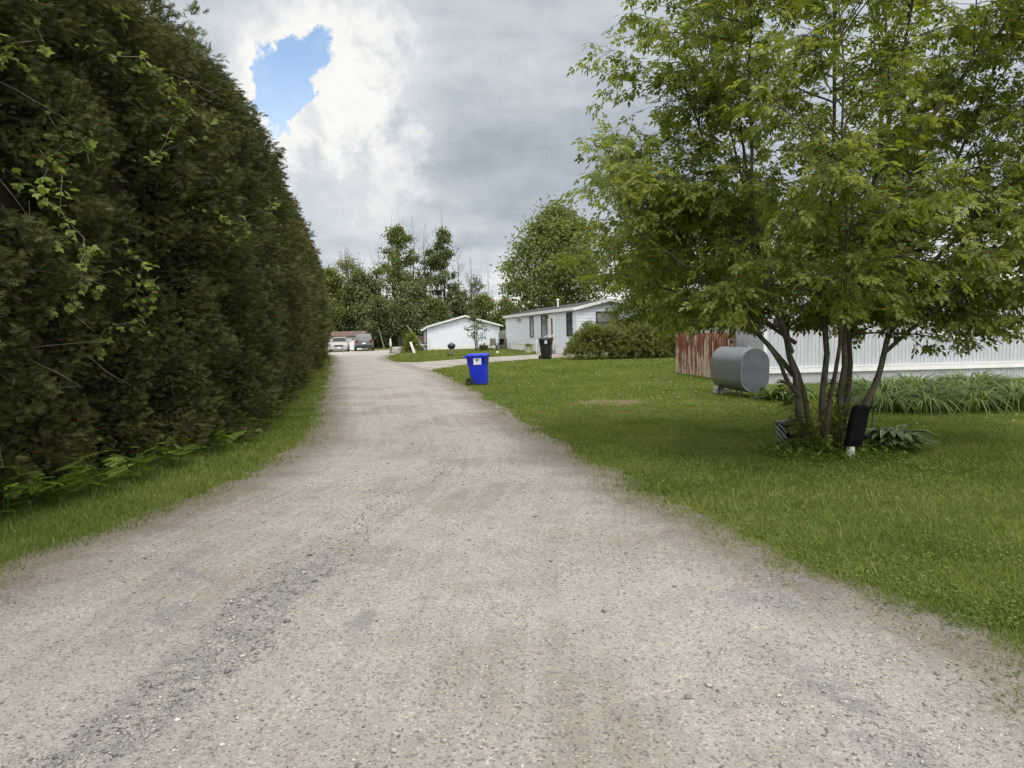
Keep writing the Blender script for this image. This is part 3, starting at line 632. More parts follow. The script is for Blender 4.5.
for (x, y, h, n, lab) in ((-4.75, 6.15, .50, 22, 'bright ferny weed at the left frame edge below the hedge'), (-4.55, 6.6, .52, 22, 'large ferny weed spreading over the grass under the near hedge'), (-4.42, 7.05, .45, 16, 'ferny weed right of the largest one under the near hedge'),
                          (-4.35, 7.7, .42, 14, 'mid sized ferny weed in the shade where the hedge overhangs'), (-4.28, 8.5, .42, 12, 'small ferny weed at the dark middle of the hedge foot'), (-4.15, 9.6, .45, 12, 'light ferny weed where the hedge foot bulges toward the road'),
                          (-4.35, 11.0, .5, 14, 'upright ferny weed just past the bulge of the hedge'), (-4.6, 12.6, .5, 14, 'farthest ferny weed along the hedge foot')):
    fern_plant(x, y, h, n, lab)

# ------------------------------------------------------------------ the multi-stemmed tree on the lawn
TX, TY = 4.05, 8.7
tree = empty('box_elder_tree', (TX, TY, 0), 0, 'large leafy green tree with many stems fanning out from the lawn at right', 'tree')
stems = [  # (polyline in metres from the foot, base radius)
    ([(-.20, 0, 0), (-.30, -.02, .30), (-.42, -.05, .79), (-.53, -.05, 1.15), (-.58, 0, 1.6), (-.85, .1, 2.7), (-1.15, .1, 4.3), (-1.25, 0, 5.8)], .068),
    ([(-.40, -.06, .72), (-.60, -.2, .98), (-.88, -.35, 1.35), (-1.25, -.5, 1.75), (-2.0, -.7, 2.35), (-2.75, -.8, 2.9)], .040),
    ([(-.12, .2, 0), (-.16, .3, .5), (-.24, .42, 1.1), (-.36, .55, 1.7), (-.7, .8, 3.2), (-1.1, 1.1, 5.0), (-1.3, 1.2, 6.4)], .052),
    ([(-.02, .05, 0), (-.06, .05, .6), (-.02, .08, 1.4), (.0, .1, 2.4), (.05, 0, 4.0), (-.1, -.2, 5.8), (-.2, -.3, 7.2)], .062),
    ([(.08, 0, 0), (.14, 0, .5), (.20, .02, 1.2), (.24, 0, 1.8), (.45, -.2, 3.4), (.7, -.5, 5.2), (.8, -.6, 6.8)], .064),
    ([(.15, .12, 0), (.28, .14, .5), (.34, .2, 1.2), (.36, .25, 1.8), (.8, .6, 3.4), (1.1, .9, 5.2), (1.3, 1.1, 6.9)], .056),
    ([(.20, -.03, 0), (.42, -.06, .55), (.58, -.05, .95), (.76, -.05, 1.55), (1.2, 0, 2.7), (1.9, .1, 4.4), (2.5, .1, 6.0)], .066),
    ([(.66, -.05, 1.25), (1.1, -.3, 1.75), (1.7, -.5, 2.3), (2.2, -.6, 2.2), (3.0, -.7, 1.95)], .036),
    ([(.22, .2, 0), (.5, .6, .8), (.9, 1.1, 1.9), (1.6, 1.7, 3.3), (2.4, 2.1, 4.8)], .05),
    ([(-.45, 0, 1.0), (-.9, .3, 1.7), (-1.5, .5, 2.5), (-2.0, .5, 3.2), (-2.35, .4, 3.7)], .045),
    ([(-.5, -.05, 1.3), (-1.0, -.5, 2.2), (-1.25, -.7, 3.4), (-1.3, -.8, 4.9), (-1.35, -.8, 6.2)], .045),
    ([(-.6, 0, 1.9), (-1.1, -.2, 2.8), (-1.6, -.3, 3.7), (-1.9, -.3, 4.5)], .04),
    ([(.62, -.05, 1.5), (1.0, -.1, 1.85), (1.7, -.2, 2.0), (2.5, -.2, 1.85)], .03),
    ([(.76, -.05, 1.55), (1.5, .1, 2.2), (2.3, .1, 2.8), (3.2, 0, 3.3)], .035),
    ([(.8, .6, 3.2), (1.7, .4, 3.6), (2.6, .3, 4.2)], .03),
    ([(-.3, .3, 1.4), (-.9, .8, 1.9), (-1.8, 1.2, 2.2), (-2.5, 1.4, 2.5)], .035),
    ([(.9, 0, 2.0), (1.7, -.3, 3.0), (2.6, -.4, 4.3), (3.2, -.4, 5.4)], .04),
    ([(.45, -.2, 3.4), (1.2, -.6, 4.4), (2.0, -.8, 5.6), (2.5, -.9, 6.6)], .04),
    ([(-.1, -.15, 0), (-.2, -.5, .8), (-.3, -1.0, 2.0), (-.6, -1.5, 3.5), (-.8, -1.8, 5.0)], .04)]
LP, LD = [], []
def grow(mb, pts, r0, level, lvlmax=2):
    """side branches along a polyline; leaves on the last level"""
    pts = [Vector(p) for p in pts]; n = len(pts)
    mb.tube(pts, [max(r0 * (1 - .82 * i / (n - 1)), .0022) for i in range(n)], 8 if level == 0 else (5 if level == 1 else 3), False)
    if level == lvlmax:
        for i in range(6 if random.random() < .7 else 4):
            f = random.uniform(.25, 1.0); q = f * (n - 1); j = min(int(q), n - 2); p = pts[j].lerp(pts[j + 1], q - j); d = (pts[j + 1] - pts[j]).normalized()
            a = random.uniform(0, 6.28); o = Vector((math.cos(a), math.sin(a), random.uniform(-.35, .35)))
            LP.append(p); LD.append(d * .6 + o * .8 + Vector((0, 0, -.55)))
        LP.append(pts[-1]); LD.append((pts[-1] - pts[-2]).normalized() + Vector((0, 0, -.4)))
        return
    total = sum((pts[i + 1] - pts[i]).length for i in range(n - 1))
    if level == 0: cnt = int(total * 5.6)
    else: cnt = int(total * 12.5) + 2
    for i in range(cnt):
        f = random.uniform(.22 if level == 0 else .12, 1.0); q = f * (n - 1); j = min(int(q), n - 2); p = pts[j].lerp(pts[j + 1], q - j)
        if level == 0 and p.z < 1.45: continue
        d = (pts[j + 1] - pts[j]).normalized(); a = random.uniform(0, 6.28); o = Vector((math.cos(a), math.sin(a), 0))
        rad = Vector((p.x, p.y, 0)); rad = rad.normalized() if rad.length > .05 else o
        if level == 0:
            L = random.uniform(.8, 2.1) * (1.15 - .55 * f) * (.75 if p.z < 2.2 else 1); dirv = (d * .35 + o * .9 + rad * .55 + Vector((0, 0, random.uniform(.0, 1.0) if p.z > 2.3 else random.uniform(-.35, .4)))).normalized()
            sag = random.uniform(.05, .22)
        else:
            L = random.uniform(.22, .62); dirv = (d * .7 + o * .8 + Vector((0, 0, random.uniform(-.55, .6)))).normalized(); sag = .25
        bp = [p + dirv * L * g + Vector((random.gauss(0, .02), random.gauss(0, .02), -sag * L * g * g)) for g in ((0, .3, .65, 1) if level == 0 else (0, .5, 1))]
        if bp[-1].z < (2.3 if bp[-1].x < -2.15 else (1.62 if bp[-1].x < .9 else 1.34)): continue
        grow(mb, bp, r0 * (.34 if level == 0 else .3) * (1 - .5 * f) + .002, level + 1, lvlmax)
for i, (pts, r0) in enumerate(stems):
    r0 *= .82; mb = MB(); sm = catmull(pts, 14); sm[2:-1, :2] += rng.normal(0, .018, (11, 2)); grow(mb, sm, r0, 0); mb.build('stem', M['bark'], tree)
LPa = np.array([tuple(p) for p in LP]); LDa = np.array([tuple(p) for p in LD]); n = len(LPa)
V, F, T = inst(ELDER, ELDER_F, LPa, frames(LDa, np.array([0, 0, 1.]) + .45 * rng.standard_normal((n, 3))), (.08 + .10 * rng.random(n)), np.clip(.48 + .24 * rng.standard_normal(n), 0, 1))
fast('foliage', V, F, M['leaf_big'], tree, tint=T)
print('big tree leaves', n)
# suckers round the foot
LP, LD = [], []; mb = MB()
for i in range(40):
    a = random.uniform(0, 6.28); r_ = random.uniform(.05, .38); p = Vector((math.cos(a) * r_ - .12, math.sin(a) * r_ + .05, 0)); L = random.uniform(.3, 1.0) * (.4 if p.x > .12 else 1)
    d = Vector((math.cos(a) * .3 + random.gauss(0, .15), math.sin(a) * .3 + random.gauss(0, .15), 1)); pts = [p + d * L * g for g in (0, .5, 1)]
    mb.tube(pts, [.007, .005, .002], 4, False)
    for q in range(int(10 * L) + 3):
        f = random.uniform(.15, 1); b = random.uniform(0, 6.28); LP.append(tuple(p + d * L * f)); LD.append((math.cos(b), math.sin(b), -.3))
sk = mb.build('sucker_shoots', M['bark'], tree); LP = np.array(LP); n = len(LP)
V, F, T = inst(ELDER, ELDER_F, LP, frames(np.array(LD), np.array([0, 0, 1.]) + .4 * rng.standard_normal((n, 3))), .10 + .07 * rng.random(n), np.clip(.35 + .2 * rng.standard_normal(n), 0, 1))
fast('sucker_leaves', V, F, M['leaf_big'], sk, tint=T)
# weeds round the foot
N = 2600; a = rng.random(N) * 6.28; r_ = .75 * rng.random(N) ** .6; P_ = np.stack([TX + np.cos(a) * r_ * 1.25 - .05, TY - .12 + np.sin(a) * r_, .02 + .22 * rng.random(N) * (1 - r_)], -1)
V, F, T = inst(LEAF, LEAF_F, P_, frames(rand_dirs(N) * np.array([1, 1, .4]) + np.array([0, 0, .25]), np.array([0, 0, 1.]) + .3 * rng.standard_normal((N, 3))), .03 + .045 * rng.random(N), np.clip(.35 + .25 * rng.standard_normal(N), 0, 1))
tag(fast('ground_weeds', V, F, M['leaf_fern'], tint=T), kind='stuff', label='low weeds and ground cover round the foot of the many stemmed tree', cat='weeds')

# things standing at the foot of the tree
o = empty('garden_ornament', (4.13, 8.22, 0), .12, 'tall narrow black object with rounded top leaning beside the tree stems', 'ornament')
rings = []
for (zz, w, d_) in ((.0, .09, .05), (.02, .10, .06), (.30, .105, .062), (.42, .10, .06), (.47, .088, .052), (.49, .07, .035)):
    rings.append([(w * math.copysign(abs(math.cos(q)) ** .5, math.cos(q)) + .20 * zz, d_ * math.copysign(abs(math.sin(q)) ** .5, math.sin(q)), zz + .16) for q in np.linspace(0, 2 * math.pi, 20, endpoint=False)])
MB().loft(rings).build('cover', M['dark_cloth'], o)
MB().lathe([(.055, 0), (.06, .03), (.05, .10), (.045, .17)], (-.03, 0, 0), 16).build('base', M['concrete'], o)
o = empty('plant_stake', (4.69, 8.85, 0), 0, 'thin dark metal stake standing upright beside the pale edged hosta', 'stake')
MB().tube([(0, 0, 0), (.005, 0, .5), (.0, 0, .86)], .007, 6).build('rod', M['black_frame'], o)
MB().tube([(0, 0, .86), (.02, 0, .93), (.06, 0, .95), (.09, 0, .91)], [.006, .006, .006, .005], 6).build('hook', M['black_frame'], o)
o = empty('folding_stool', (3.78, 9.15, 0), .25, 'low dark folded stool with pale stripes behind the leftmost stem', 'stool')
for sx in (-.17, .17): MB().tube([(sx, -.13, 0), (sx, .13, .33)], .013, 6).build('leg', M['black_frame'], o); MB().tube([(sx, .13, 0), (sx, -.13, .33)], .013, 6).build('leg', M['black_frame'], o)
MB().box((0, 0, .335), (.42, .30, .03)).build('seat', M['grey_lid'], o, .008)
MB().box((0, .06, .16), (.36, .02, .30), rx=.15).build('side_cloth', M['dark_cloth'], o)
for q in range(4): MB().box((-.20 + .012, -.02, .06 + .075 * q), (.012, .26, .026), rx=.55).build('stripe', M['stripe'], o)

# ------------------------------------------------------------------ strap-leaved plants
def strap(L, w, arch, n=6):
    V = []; F = []
    for i in range(n):
        f = i / (n - 1); yv = L * (f * .55 + .25 * f * f); zv = L * (1.15 * f - arch * f * f); ww = w * (math.sin(math.pi * min(f * .8 + .2, 1)) ** .8) * .5 + .0005
        V += [(-ww, yv, zv + ww * .3), (ww, yv, zv + ww * .3)]
    for i in range(n - 1): a = 2 * i; F += [(a, a + 1, a + 3), (a, a + 3, a + 2)]
    return np.array(V), np.array(F)
def clump(name, x, y, n, size, w, mat, label, cat, group=None, arch=1.0, spread=.18):
    r = empty(name, (x, y, 0), 0, label, cat, group); VV, FF, TT = [], [], []; o_ = 0
    for kx in range(5):
        T_, F_ = strap(1, w, arch * (.78 + .11 * kx)); m_ = n // 5; a = rng.random(m_) * 6.28; rr_ = spread * np.sqrt(rng.random(m_))
        ca, sa = np.cos(a), np.sin(a); Rm = np.zeros((m_, 3, 3)); Rm[:, 0, 0] = sa; Rm[:, 0, 1] = ca; Rm[:, 1, 0] = -ca; Rm[:, 1, 1] = sa; Rm[:, 2, 2] = 1
        V, F, T = inst(T_, F_, np.stack([ca * rr_, sa * rr_, np.zeros(m_)], -1), Rm, size * (.55 + .45 * rng.random(m_)), np.clip(.45 + .25 * rng.standard_normal(m_), 0, 1), np.repeat(np.linspace(-.1, .2, 6), 2))
        VV.append(V); FF.append(F + o_); TT.append(T); o_ += len(V)
    fast('leaves', np.vstack(VV), np.vstack(FF), mat, r, tint=np.concatenate(TT)); return r
lily = [(6.9, 12.9, .8), (7.15, 13.5, .92), (7.55, 12.75, .85), (8.0, 13.3, .95), (8.35, 12.7, .9), (8.8, 13.2, 1.0), (9.2, 12.75, .92), (9.6, 13.3, 1.0), (10.1, 12.8, .95), (10.7, 13.1, 1.0), (7.7, 14.2, 1.0), (8.5, 14.3, 1.05), (9.3, 14.3, 1.05), (7.9, 15.3, 1.05), (8.9, 15.4, 1.1), (9.9, 15.2, 1.1), (10.9, 14.4, 1.1), (10.6, 15.8, 1.1)]
for (x, y, s) in lily:
    clump('daylily_clump', x, y - .35, 190, s * 1.12, .030, M['leaf_lily'], 'arching green daylily clump in the bed before the white skirted trailer', 'plant', 'daylily clumps in the bed by the near trailer', 1.0, .26)
for (x, y, s, lab) in ((5.75, 14.9, .62, 'dark broad leaved plant right beside the end of the oil tank'), (6.25, 15.1, .68, 'dark broad leaved plant between the oil tank and the tree stems')):
    clump('broadleaf_plant', x, y, 90, s, .13, M['leaf_lily'], lab, 'plant', 'broad leaved plants by the oil tank', .95, .2)

HOSTA = []
def hosta(x, y, size, n, label):
    r = empty('hosta', (x, y, 0), 0, label, 'plant'); VV, FF, TT = [], [], []; o_ = 0
    T_ = []; F_ = []; TV = []
    for i, (f, ww) in enumerate(((0, .01), (.3, .015), (.42, .075), (.6, .10), (.8, .07), (1, .004))):
        yv = .15 * f + .75 * f * f; zv = 1.15 * f - .80 * f * f
        for q in (-1, -.72, 0, .72, 1): T_.append((q * ww, yv, zv + abs(q) * ww * .35)); TV.append(.42 if abs(q) > .9 else 0.0)
        if i: 
            b = 5 * (i - 1)
            for q in range(4): F_ += [(b + q, b + q + 1, b + q + 6), (b + q, b + q + 6, b + q + 5)]
    T_ = np.array(T_); F_ = np.array(F_); a = rng.random(n) * 6.28; ca, sa = np.cos(a), np.sin(a); st_ = .55 + .75 * rng.random(n)
    Rm = np.zeros((n, 3, 3)); Rm[:, 0, 0] = sa; Rm[:, 0, 1] = ca; Rm[:, 1, 0] = -ca; Rm[:, 1, 1] = sa; Rm[:, 2, 2] = st_
    rr_ = .10 * np.sqrt(rng.random(n))
    V, F, T = inst(T_, F_, np.stack([ca * rr_, sa * rr_, np.zeros(n)], -1), Rm, size * (.7 + .4 * rng.random(n)), np.clip(.36 + .08 * rng.standard_normal(n), 0, .6), np.array(TV))
    fast('leaves', V, F, M['leaf_hosta'], r, tint=T)
hosta(4.86, 8.72, .52, 170, 'hosta with pale edged leaves spreading on the grass right of the tree')

# ------------------------------------------------------------------ oil tank
tk = empty('oil_tank', (5.33, 16.0, 0), R(9), 'grey oval steel heating oil tank standing on the lawn before the trailer', 'tank')
def obround(w, h, y, zc, s=1.0, n=44):
    r = w / 2 * s; half = (h - w) / 2; out = []
    for k in range(n):
        a = 2 * math.pi * k / n; x, zz = r * math.cos(a), r * math.sin(a); zz += half * s * (1 if math.sin(a) >= 0 else -1) ; out.append((x, y, zc + zz))
    return out
TW, TH, TL, TZ = .70, 1.02, 1.48, .64
MB().loft([obround(TW, TH, q, TZ, s) for q, s in ((-TL / 2, .985), (-TL / 2 + .015, 1.0), (-TL / 2 + .10, 1.0), (-TL / 2 + .104, 1.006), (-TL / 2 + .11, 1.0), (0, 1.0), (TL / 2 - .015, 1.0), (TL / 2, .985))]).build('shell', M['tank'], tk)
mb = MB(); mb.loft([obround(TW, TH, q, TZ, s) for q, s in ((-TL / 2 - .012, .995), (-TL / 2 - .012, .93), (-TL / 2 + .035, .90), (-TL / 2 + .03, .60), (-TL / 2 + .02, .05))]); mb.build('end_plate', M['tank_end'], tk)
mb = MB(); mb.loft([obround(TW, TH, q, TZ, s) for q, s in ((-TL / 2 - .016, .99), (-TL / 2 - .02, .96), (-TL / 2 - .016, .93))], False); mb.build('rim', M['tank'], tk)
for sx in (-1, 1):
    for sy in (-1, 1): MB().tube([(sx * .24, sy * .55, .02), (sx * .22, sy * .55, .26)], .022, 8).lathe([(.045, .0), (.045, .012)], (sx * .24, sy * .55, .012), 10).build('leg', M['tank_end'], tk)
v_ = MB().tube([(-.05, .25, 1.12), (-.05, .25, 1.26)], .024, 10).build('vent_pipe', M['steel'], tk)
MB().lathe([(.045, 1.25), (.055, 1.27), (.05, 1.32), (.02, 1.34)], (-.05, .25, 0), 12).build('cap', M['black_plastic'], v_)
MB().lathe([(.03, 1.13), (.03, 1.18), (.012, 1.20)], (.05, -.35, 0), 10).build('gauge', M['steel'], tk)
for (x, y, lab) in ((5.25, 16.60, 'white concrete block under the far legs of the oil tank'),):
    b = tag(MB().box((0, 0, .05), (.42, .22, .10), rz=.15).box((-.1, 0, .13), (.2, .2, .06), rz=.4).build('concrete_block', M['concrete'], None, .008, (x - .08, y + .12, .0)), lab, 'block')
tag(MB().box((0, 0, .02), (.55, .28, .04), rz=.12).build('paving_slab', M['concrete'], None, .006, (5.75, 15.35, .005)), 'thin pale slab on the grass at the near end of the oil tank', 'slab')

# ------------------------------------------------------------------ corrugated walls
def corr(mb, p0, p1, z0, z1, pitch, depth, nsub=4, zrows=2, wav=0):
    """trapezoidal ribs between two ground points"""
    p0 = np.array(p0, float); p1 = np.array(p1, float); L = np.linalg.norm(p1 - p0); d = (p1 - p0) / L; n = np.array([d[1], -d[0]])
    q = []; k = int(L / pitch)
    for i in range(k):
        for f, o in ((0, 0), (.42, 0), (.56, 1), (.86, 1)): q.append(((i + f) * pitch, o * depth))
    q.append((L, 0)); zs = np.linspace(z0, z1, zrows); vs = []
    for zz in zs:
        for s, o in q:
            w = wav * math.sin(s * 3 + zz * 2); p = p0 + d * s + n * (o + w); vs.append((p[0], p[1], zz))
    m_ = len(q); fs = []
    for r in range(zrows - 1):
        for i in range(m_ - 1): a = r * m_ + i; fs.append((a, a + 1, a + 1 + m_, a + m_))
    mb.add(vs, fs); return d, n
# near trailer (right)
O1 = np.array([6.95, 18.75]); ang1 = R(1.5); D1 = np.array([math.cos(ang1), math.sin(ang1)]); N1 = np.array([D1[1], -D1[0]]); L1 = 17.0; W1 = 4.2
tr = empty('mobile_home', (*O1, 0), ang1, 'white mobile home with ribbed metal walls and white skirting behind the many stemmed tree', 'mobile home')
mb = MB(); corr(mb, (0, 0), (L1, 0), .47, 2.60, .105, .016); mb.box((L1 / 2, W1 / 2 + .01, 1.5), (L1 - .02, W1 - .02, 2.2)); mb.build('wall', M['white_metal'], tr)
mb = MB(); corr(mb, (0, .03), (L1, .03), 0, .33, .085, .012); mb.build('skirting', M['white_metal'], tr)
MB().box((L1 / 2, -.012, .40), (L1 + .05, .07, .16)).box((L1 / 2, -.03, .47), (L1 + .05, .05, .03)).build('belly_band', M['white_trim'], tr)
MB().box((L1 / 2, W1 / 2, 2.66), (L1 + .2, W1 + .2, .13)).box((L1 / 2, W1 / 2, 2.76), (L1, W1 - .8, .12)).build('roof', M['roof_white'], tr, .02)
MB().box((.01, -.02, 1.54), (.09, .06, 2.1)).build('corner_trim', M['white_trim'], tr)
for wx, ww in ((5.35, .95), (11.5, 1.2)):
    f = MB().box((wx, -.025, 1.66), (ww + .18, .06, 1.06)).build('window', M['white_trim'], tr)
    MB().box((wx + .03, -.045, 1.66), (ww - .12, .03, .84)).build('pane', M['curtain'], f)
    MB().box((wx + .03, -.066, 1.66), (.03, .012, .84)).box((wx + .03, -.066, 1.70), (ww - .12, .012, .03)).build('mullion', M['black_frame'], f)
c_ = MB().tube([(0.9 + q * 1.3, -.12 , 2.02 + .03 * (q - 4) ** 2 * .12 + .05 * q * .3) for q in np.linspace(0, 9, 16)], .012, 5).build('cable', M['black_frame'], None, 0, (6.3, 18.4, 0))
tag(c_, 'thin dark cable slung along the upper wall of the ribbed white mobile home', 'cable')
# rusty sheet fence left of the tank
fo = empty('sheet_metal_fence', (5.92, 24.5, 0), 0, 'low rust streaked corrugated metal fence left of the oil tank', 'fence')
mb = MB(); p0, p1, p2 = (0, 0), (.62, -3.3), (1.4, -4.1)
corr(mb, (0, 0), (.60, -4.5), .03, 1.46, .19, .065, zrows=5, wav=.012); mb.build('metal_sheet', M['rusted_sheet'], fo)
for q in (0.02, .34, .66, .98): MB().box((.60 * q + .07, -4.5 * q + .01, .72), (.07, .07, 1.40)).build('post', M['wood_grey'], fo)
# maroon roofed shed beyond it
sh = empty('garden_shed', (8.2, 29.5, 0), R(-8), 'white shed with maroon roof edge glimpsed behind the rusty fence', 'shed')
mb = MB(); corr(mb, (0, 0), (3.0, 0), 0, 1.95, .25, .01); mb.box((1.5, 1.25, 1.0), (2.98, 2.46, 1.9)); mb.build('wall', M['white_metal'], sh)
MB().box((.9, -.03, .95), (.85, .05, 1.8)).build('door', M['maroon'], sh)
MB().add([(-.15, -.2, 1.93), (3.15, -.2, 1.93), (3.15, 1.25, 2.7), (-.15, 1.25, 2.7), (-.15, 2.7, 1.93), (3.15, 2.7, 1.93), (-.15, -.2, 2.05), (3.15, -.2, 2.05)], [(6, 7, 2, 3), (3, 2, 5, 4), (0, 1, 7, 6), (0, 6, 3, 4), (1, 5, 2, 7)]).build('roof', M['maroon'], sh)

# ------------------------------------------------------------------ middle mobile home with lap siding
C2 = np.array([4.13, 42.5]); far2 = np.array([-.40, 63.4]); D2 = (far2 - C2) / np.linalg.norm(far2 - C2); ang2 = math.atan2(D2[1], D2[0]); L2 = float(np.linalg.norm(far2 - C2)); W2 = 4.2
# local x runs along the long side away from the viewer, local y to the left of it (towards the drive), the body lies at y<0
h2 = empty('mobile_home', (*C2, 0), ang2, 'long pale blue white mobile home with dark tall windows behind the shrubs', 'mobile home')
def lap(mb, x0, x1, y, z0, z1, face, pitch=.20, proud=.03, axis='x', zt=None):
    """overlapping boards; face +1/-1 = outward along the other axis; zt(x) clips the top"""
    k = int(math.ceil((z1 - z0) / pitch))
    for i in range(k):
        a, b = z0 + i * pitch, min(z0 + (i + 1) * pitch + .01, z1)
        if axis == 'x': mb.add([(x0, y + face * proud, a), (x1, y + face * proud, a), (x1, y, b), (x0, y, b), (x0, y, a), (x1, y, a)], [(0, 1, 2, 3), (4, 5, 1, 0)])
        else:
            u0, u1 = x0, x1
            if zt: # clip to gable
                while u0 < u1 and zt(u0) < b: u0 += .03
                while u1 > u0 and zt(u1) < b: u1 -= .03
                if u1 - u0 < .1: continue
            mb.add([(y + face * proud, u0, a), (y + face * proud, u1, a), (y, u1, b), (y, u0, b), (y, u0, a), (y, u1, a)], [(0, 1, 2, 3), (4, 5, 1, 0)])
E2, R2 = 2.95, 3.42
gable2 = lambda yv: E2 + (R2 - E2) * (1 - abs(yv + W2 / 2) / (W2 / 2))
mb = MB(); mb.add([(0, 0, .5), (0, -W2, .5), (0, -W2, E2), (0, -W2 / 2, R2), (0, 0, E2), (L2, 0, .5), (L2, -W2, .5), (L2, -W2, E2), (L2, -W2 / 2, R2), (L2, 0, E2)],
     [(0, 4, 3, 2, 1), (5, 6, 7, 8, 9), (0, 5, 9, 4), (1, 2, 7, 6), (0, 1, 6, 5)])
lap(mb, 0, L2, .0, .55, E2, 1); lap(mb, -W2, 0, .0, .55, R2, -1, axis='y', zt=gable2); mb.build('wall', M['white_siding'], h2)
mb = MB(); corr(mb, (L2, .0), (0, .0), 0, .52, .15, .01); mb.box((-.004, -W2 / 2, .26), (.03, W2, .5)); mb.build('skirting', M['white_trim'], h2)
mb = MB(); ov = .25
for (za, th) in ((.02, .05),):
    a = [(-ov, .22, E2 - .03), (-ov, -W2 / 2, R2 + .03), (-ov, -W2 - .22, E2 - .03), (L2 + ov, .22, E2 - .03), (L2 + ov, -W2 / 2, R2 + .03), (L2 + ov, -W2 - .22, E2 - .03)]
    mb.add(a + [(x, y, zz + .09) for x, y, zz in a], [(6, 9, 10, 7), (7, 10, 11, 8), (0, 1, 4, 3), (1, 2, 5, 4), (0, 3, 9, 6), (2, 8, 11, 5), (0, 6, 7, 1), (1, 7, 8, 2), (3, 4, 10, 9), (4, 5, 11, 10)])
rf = mb.build('roof', M['roof_grey'], h2)
MB().box((L2 / 2, .24, E2 - .01), (L2 + .5, .04, .20)).build('fascia', M['white_trim'], rf)
mb = MB()
for sg in (1, -1):
    y0 = -W2 / 2; y1 = y0 + sg * (W2 / 2 + .22); a = math.atan2(R2 - E2 + .06, W2 / 2 + .22)
    mb.add([(-ov - .03, y1, E2 - .12), (-ov - .03, y0, R2 - .06), (-ov - .03, y0, R2 + .12), (-ov - .03, y1, E2 + .07), (-ov + .02, y1, E2 - .12), (-ov + .02, y0, R2 - .06), (-ov + .02, y0, R2 + .12), (-ov + .02, y1, E2 + .07)],
           [(0, 1, 2, 3), (7, 6, 5, 4), (0, 4, 5, 1), (3, 2, 6, 7), (0, 3, 7, 4)])
mb.build('barge_board', M['white_trim'], rf)
MB().tube([(9.0, -1.4, 3.3), (9.0, -1.4, 3.85)], .07, 10).lathe([(.12, 3.85), (.13, 3.9), (.03, 3.98)], (9.0, -1.4, 0), 10).build('vent_pipe', M['white_trim'], rf)
for q in (.02, L2 - .02): MB().box((q, .03, 1.75), (.11, .05, 2.4)).build('corner_trim', M['white_trim'], h2)
def window(par, x0, x1, z0, z1, horizontal=1, trim='black_frame', pane='glass', side=False):
    """long-side window (side=False) or gable window (side=True, x0..x1 run along -y)"""
    cx, cz, w, hh_ = (x0 + x1) / 2, (z0 + z1) / 2, x1 - x0, z1 - z0
    def bx(mb, a, b, wa, hb, dd, th):
        return mb.box((a, dd, b), (wa, th, hb)) if not side else mb.box((-dd, -a, b), (th, wa, hb))
    fm = MB(); 
    for a in (x0, x1): bx(fm, a, cz, .07, hh_ + .07, .035, .06)
    for b in (z0, z1): bx(fm, cx, b, w - .07, .07, .035, .06)
    f = fm.build('window', M[trim], par)
    bx(MB(), cx, cz, w - .07, hh_ - .07, .022, .02).build('pane', M[pane], f)
    for i in range(horizontal):
        b = z0 + hh_ * (i + 1) / (horizontal + 1); bx(MB(), cx, b, w - .07, .04, .042, .03).build('rail', M[trim], f)
    return f
window(h2, .95, 2.1, 1.25, 2.72, 3); window(h2, 6.95, 8.55, 1.15, 2.72, 2); window(h2, 11.0, 12.1, 1.15, 2.72, 3); window(h2, 15.0, 16.6, 2.35, 2.75, 0, 'white_trim', 'curtain')
f = window(h2, 1.25, 2.60, 1.45, 2.68, 1, pane='curtain', side=True)
MB().box((5.6, .04, 1.68), (1.65, .06, 2.2)).build('door_surround', M['white_trim'], h2)
d_ = MB().box((5.45, .08, 1.62), (.95, .04, 2.0)).build('door', M['white_trim'], h2)
MB().box((5.45, .105, 1.75), (.34, .02, 1.45)).build('glass_strip', M['glass'], d_); MB().lathe([(.03, 0), (.03, .05)], (5.1, .10, 1.55), 8, 'Y').build('handle', M['steel'], d_)
MB().lathe([(.04, 0), (.08, .03), (.08, .16), (.05, .2)], (6.6, .12, 2.45), 8).build('porch_lamp', M['black_frame'], h2)
stp = empty('entry_steps', tuple(C2 + D2 * 5.6) + (0,), ang2, 'pale wooden steps with white rails at the door of the long mobile home', 'steps')
mb = MB()
for q in range(3): mb.box((0, .30 + .30 * q, .42 - .19 * q), (1.3, .32, .05)); mb.box((0, .16 + .30 * q, .30 - .16 * q), (1.3, .03, .2))
mb.build('tread', M['white_trim'], stp)
for sx in (-.62, .62): MB().tube([(sx, .12, 1.30), (sx, 1.05, .90)], .03, 6).tube([(sx, 1.05, 0), (sx, 1.05, .92)], .03, 6).tube([(sx, .14, .3), (sx, .14, 1.3)], .03, 6).build('handrail', M['white_trim'], stp)
pf = C2 + D2 * 8.6 + np.array([-1.0, -.2])
pl = empty('flower_tub', (*pf, 0), 0, 'cream flower tub with a tuft of green beside the steps', 'planter')
MB().lathe([(.24, 0), (.30, .42), (.33, .45), (.27, .45), (.25, .40)], (0, 0, 0), 16).build('tub', M['cream_trim'], pl)
MB().tube([(0, 0, .38), (0, 0, .62)], .02, 6)
n = 90; V, F, T = inst(LEAF, LEAF_F, np.array([0, 0, .45]) + rng.normal(0, .13, (n, 3)) * np.array([1, 1, .7]), frames(rand_dirs(n) + np.array([0, 0, .6]), rand_dirs(n)), .14 + .1 * rng.random(n), rng.random(n)); fast('plant', V, F, M['leaf_light'], pl, tint=T)

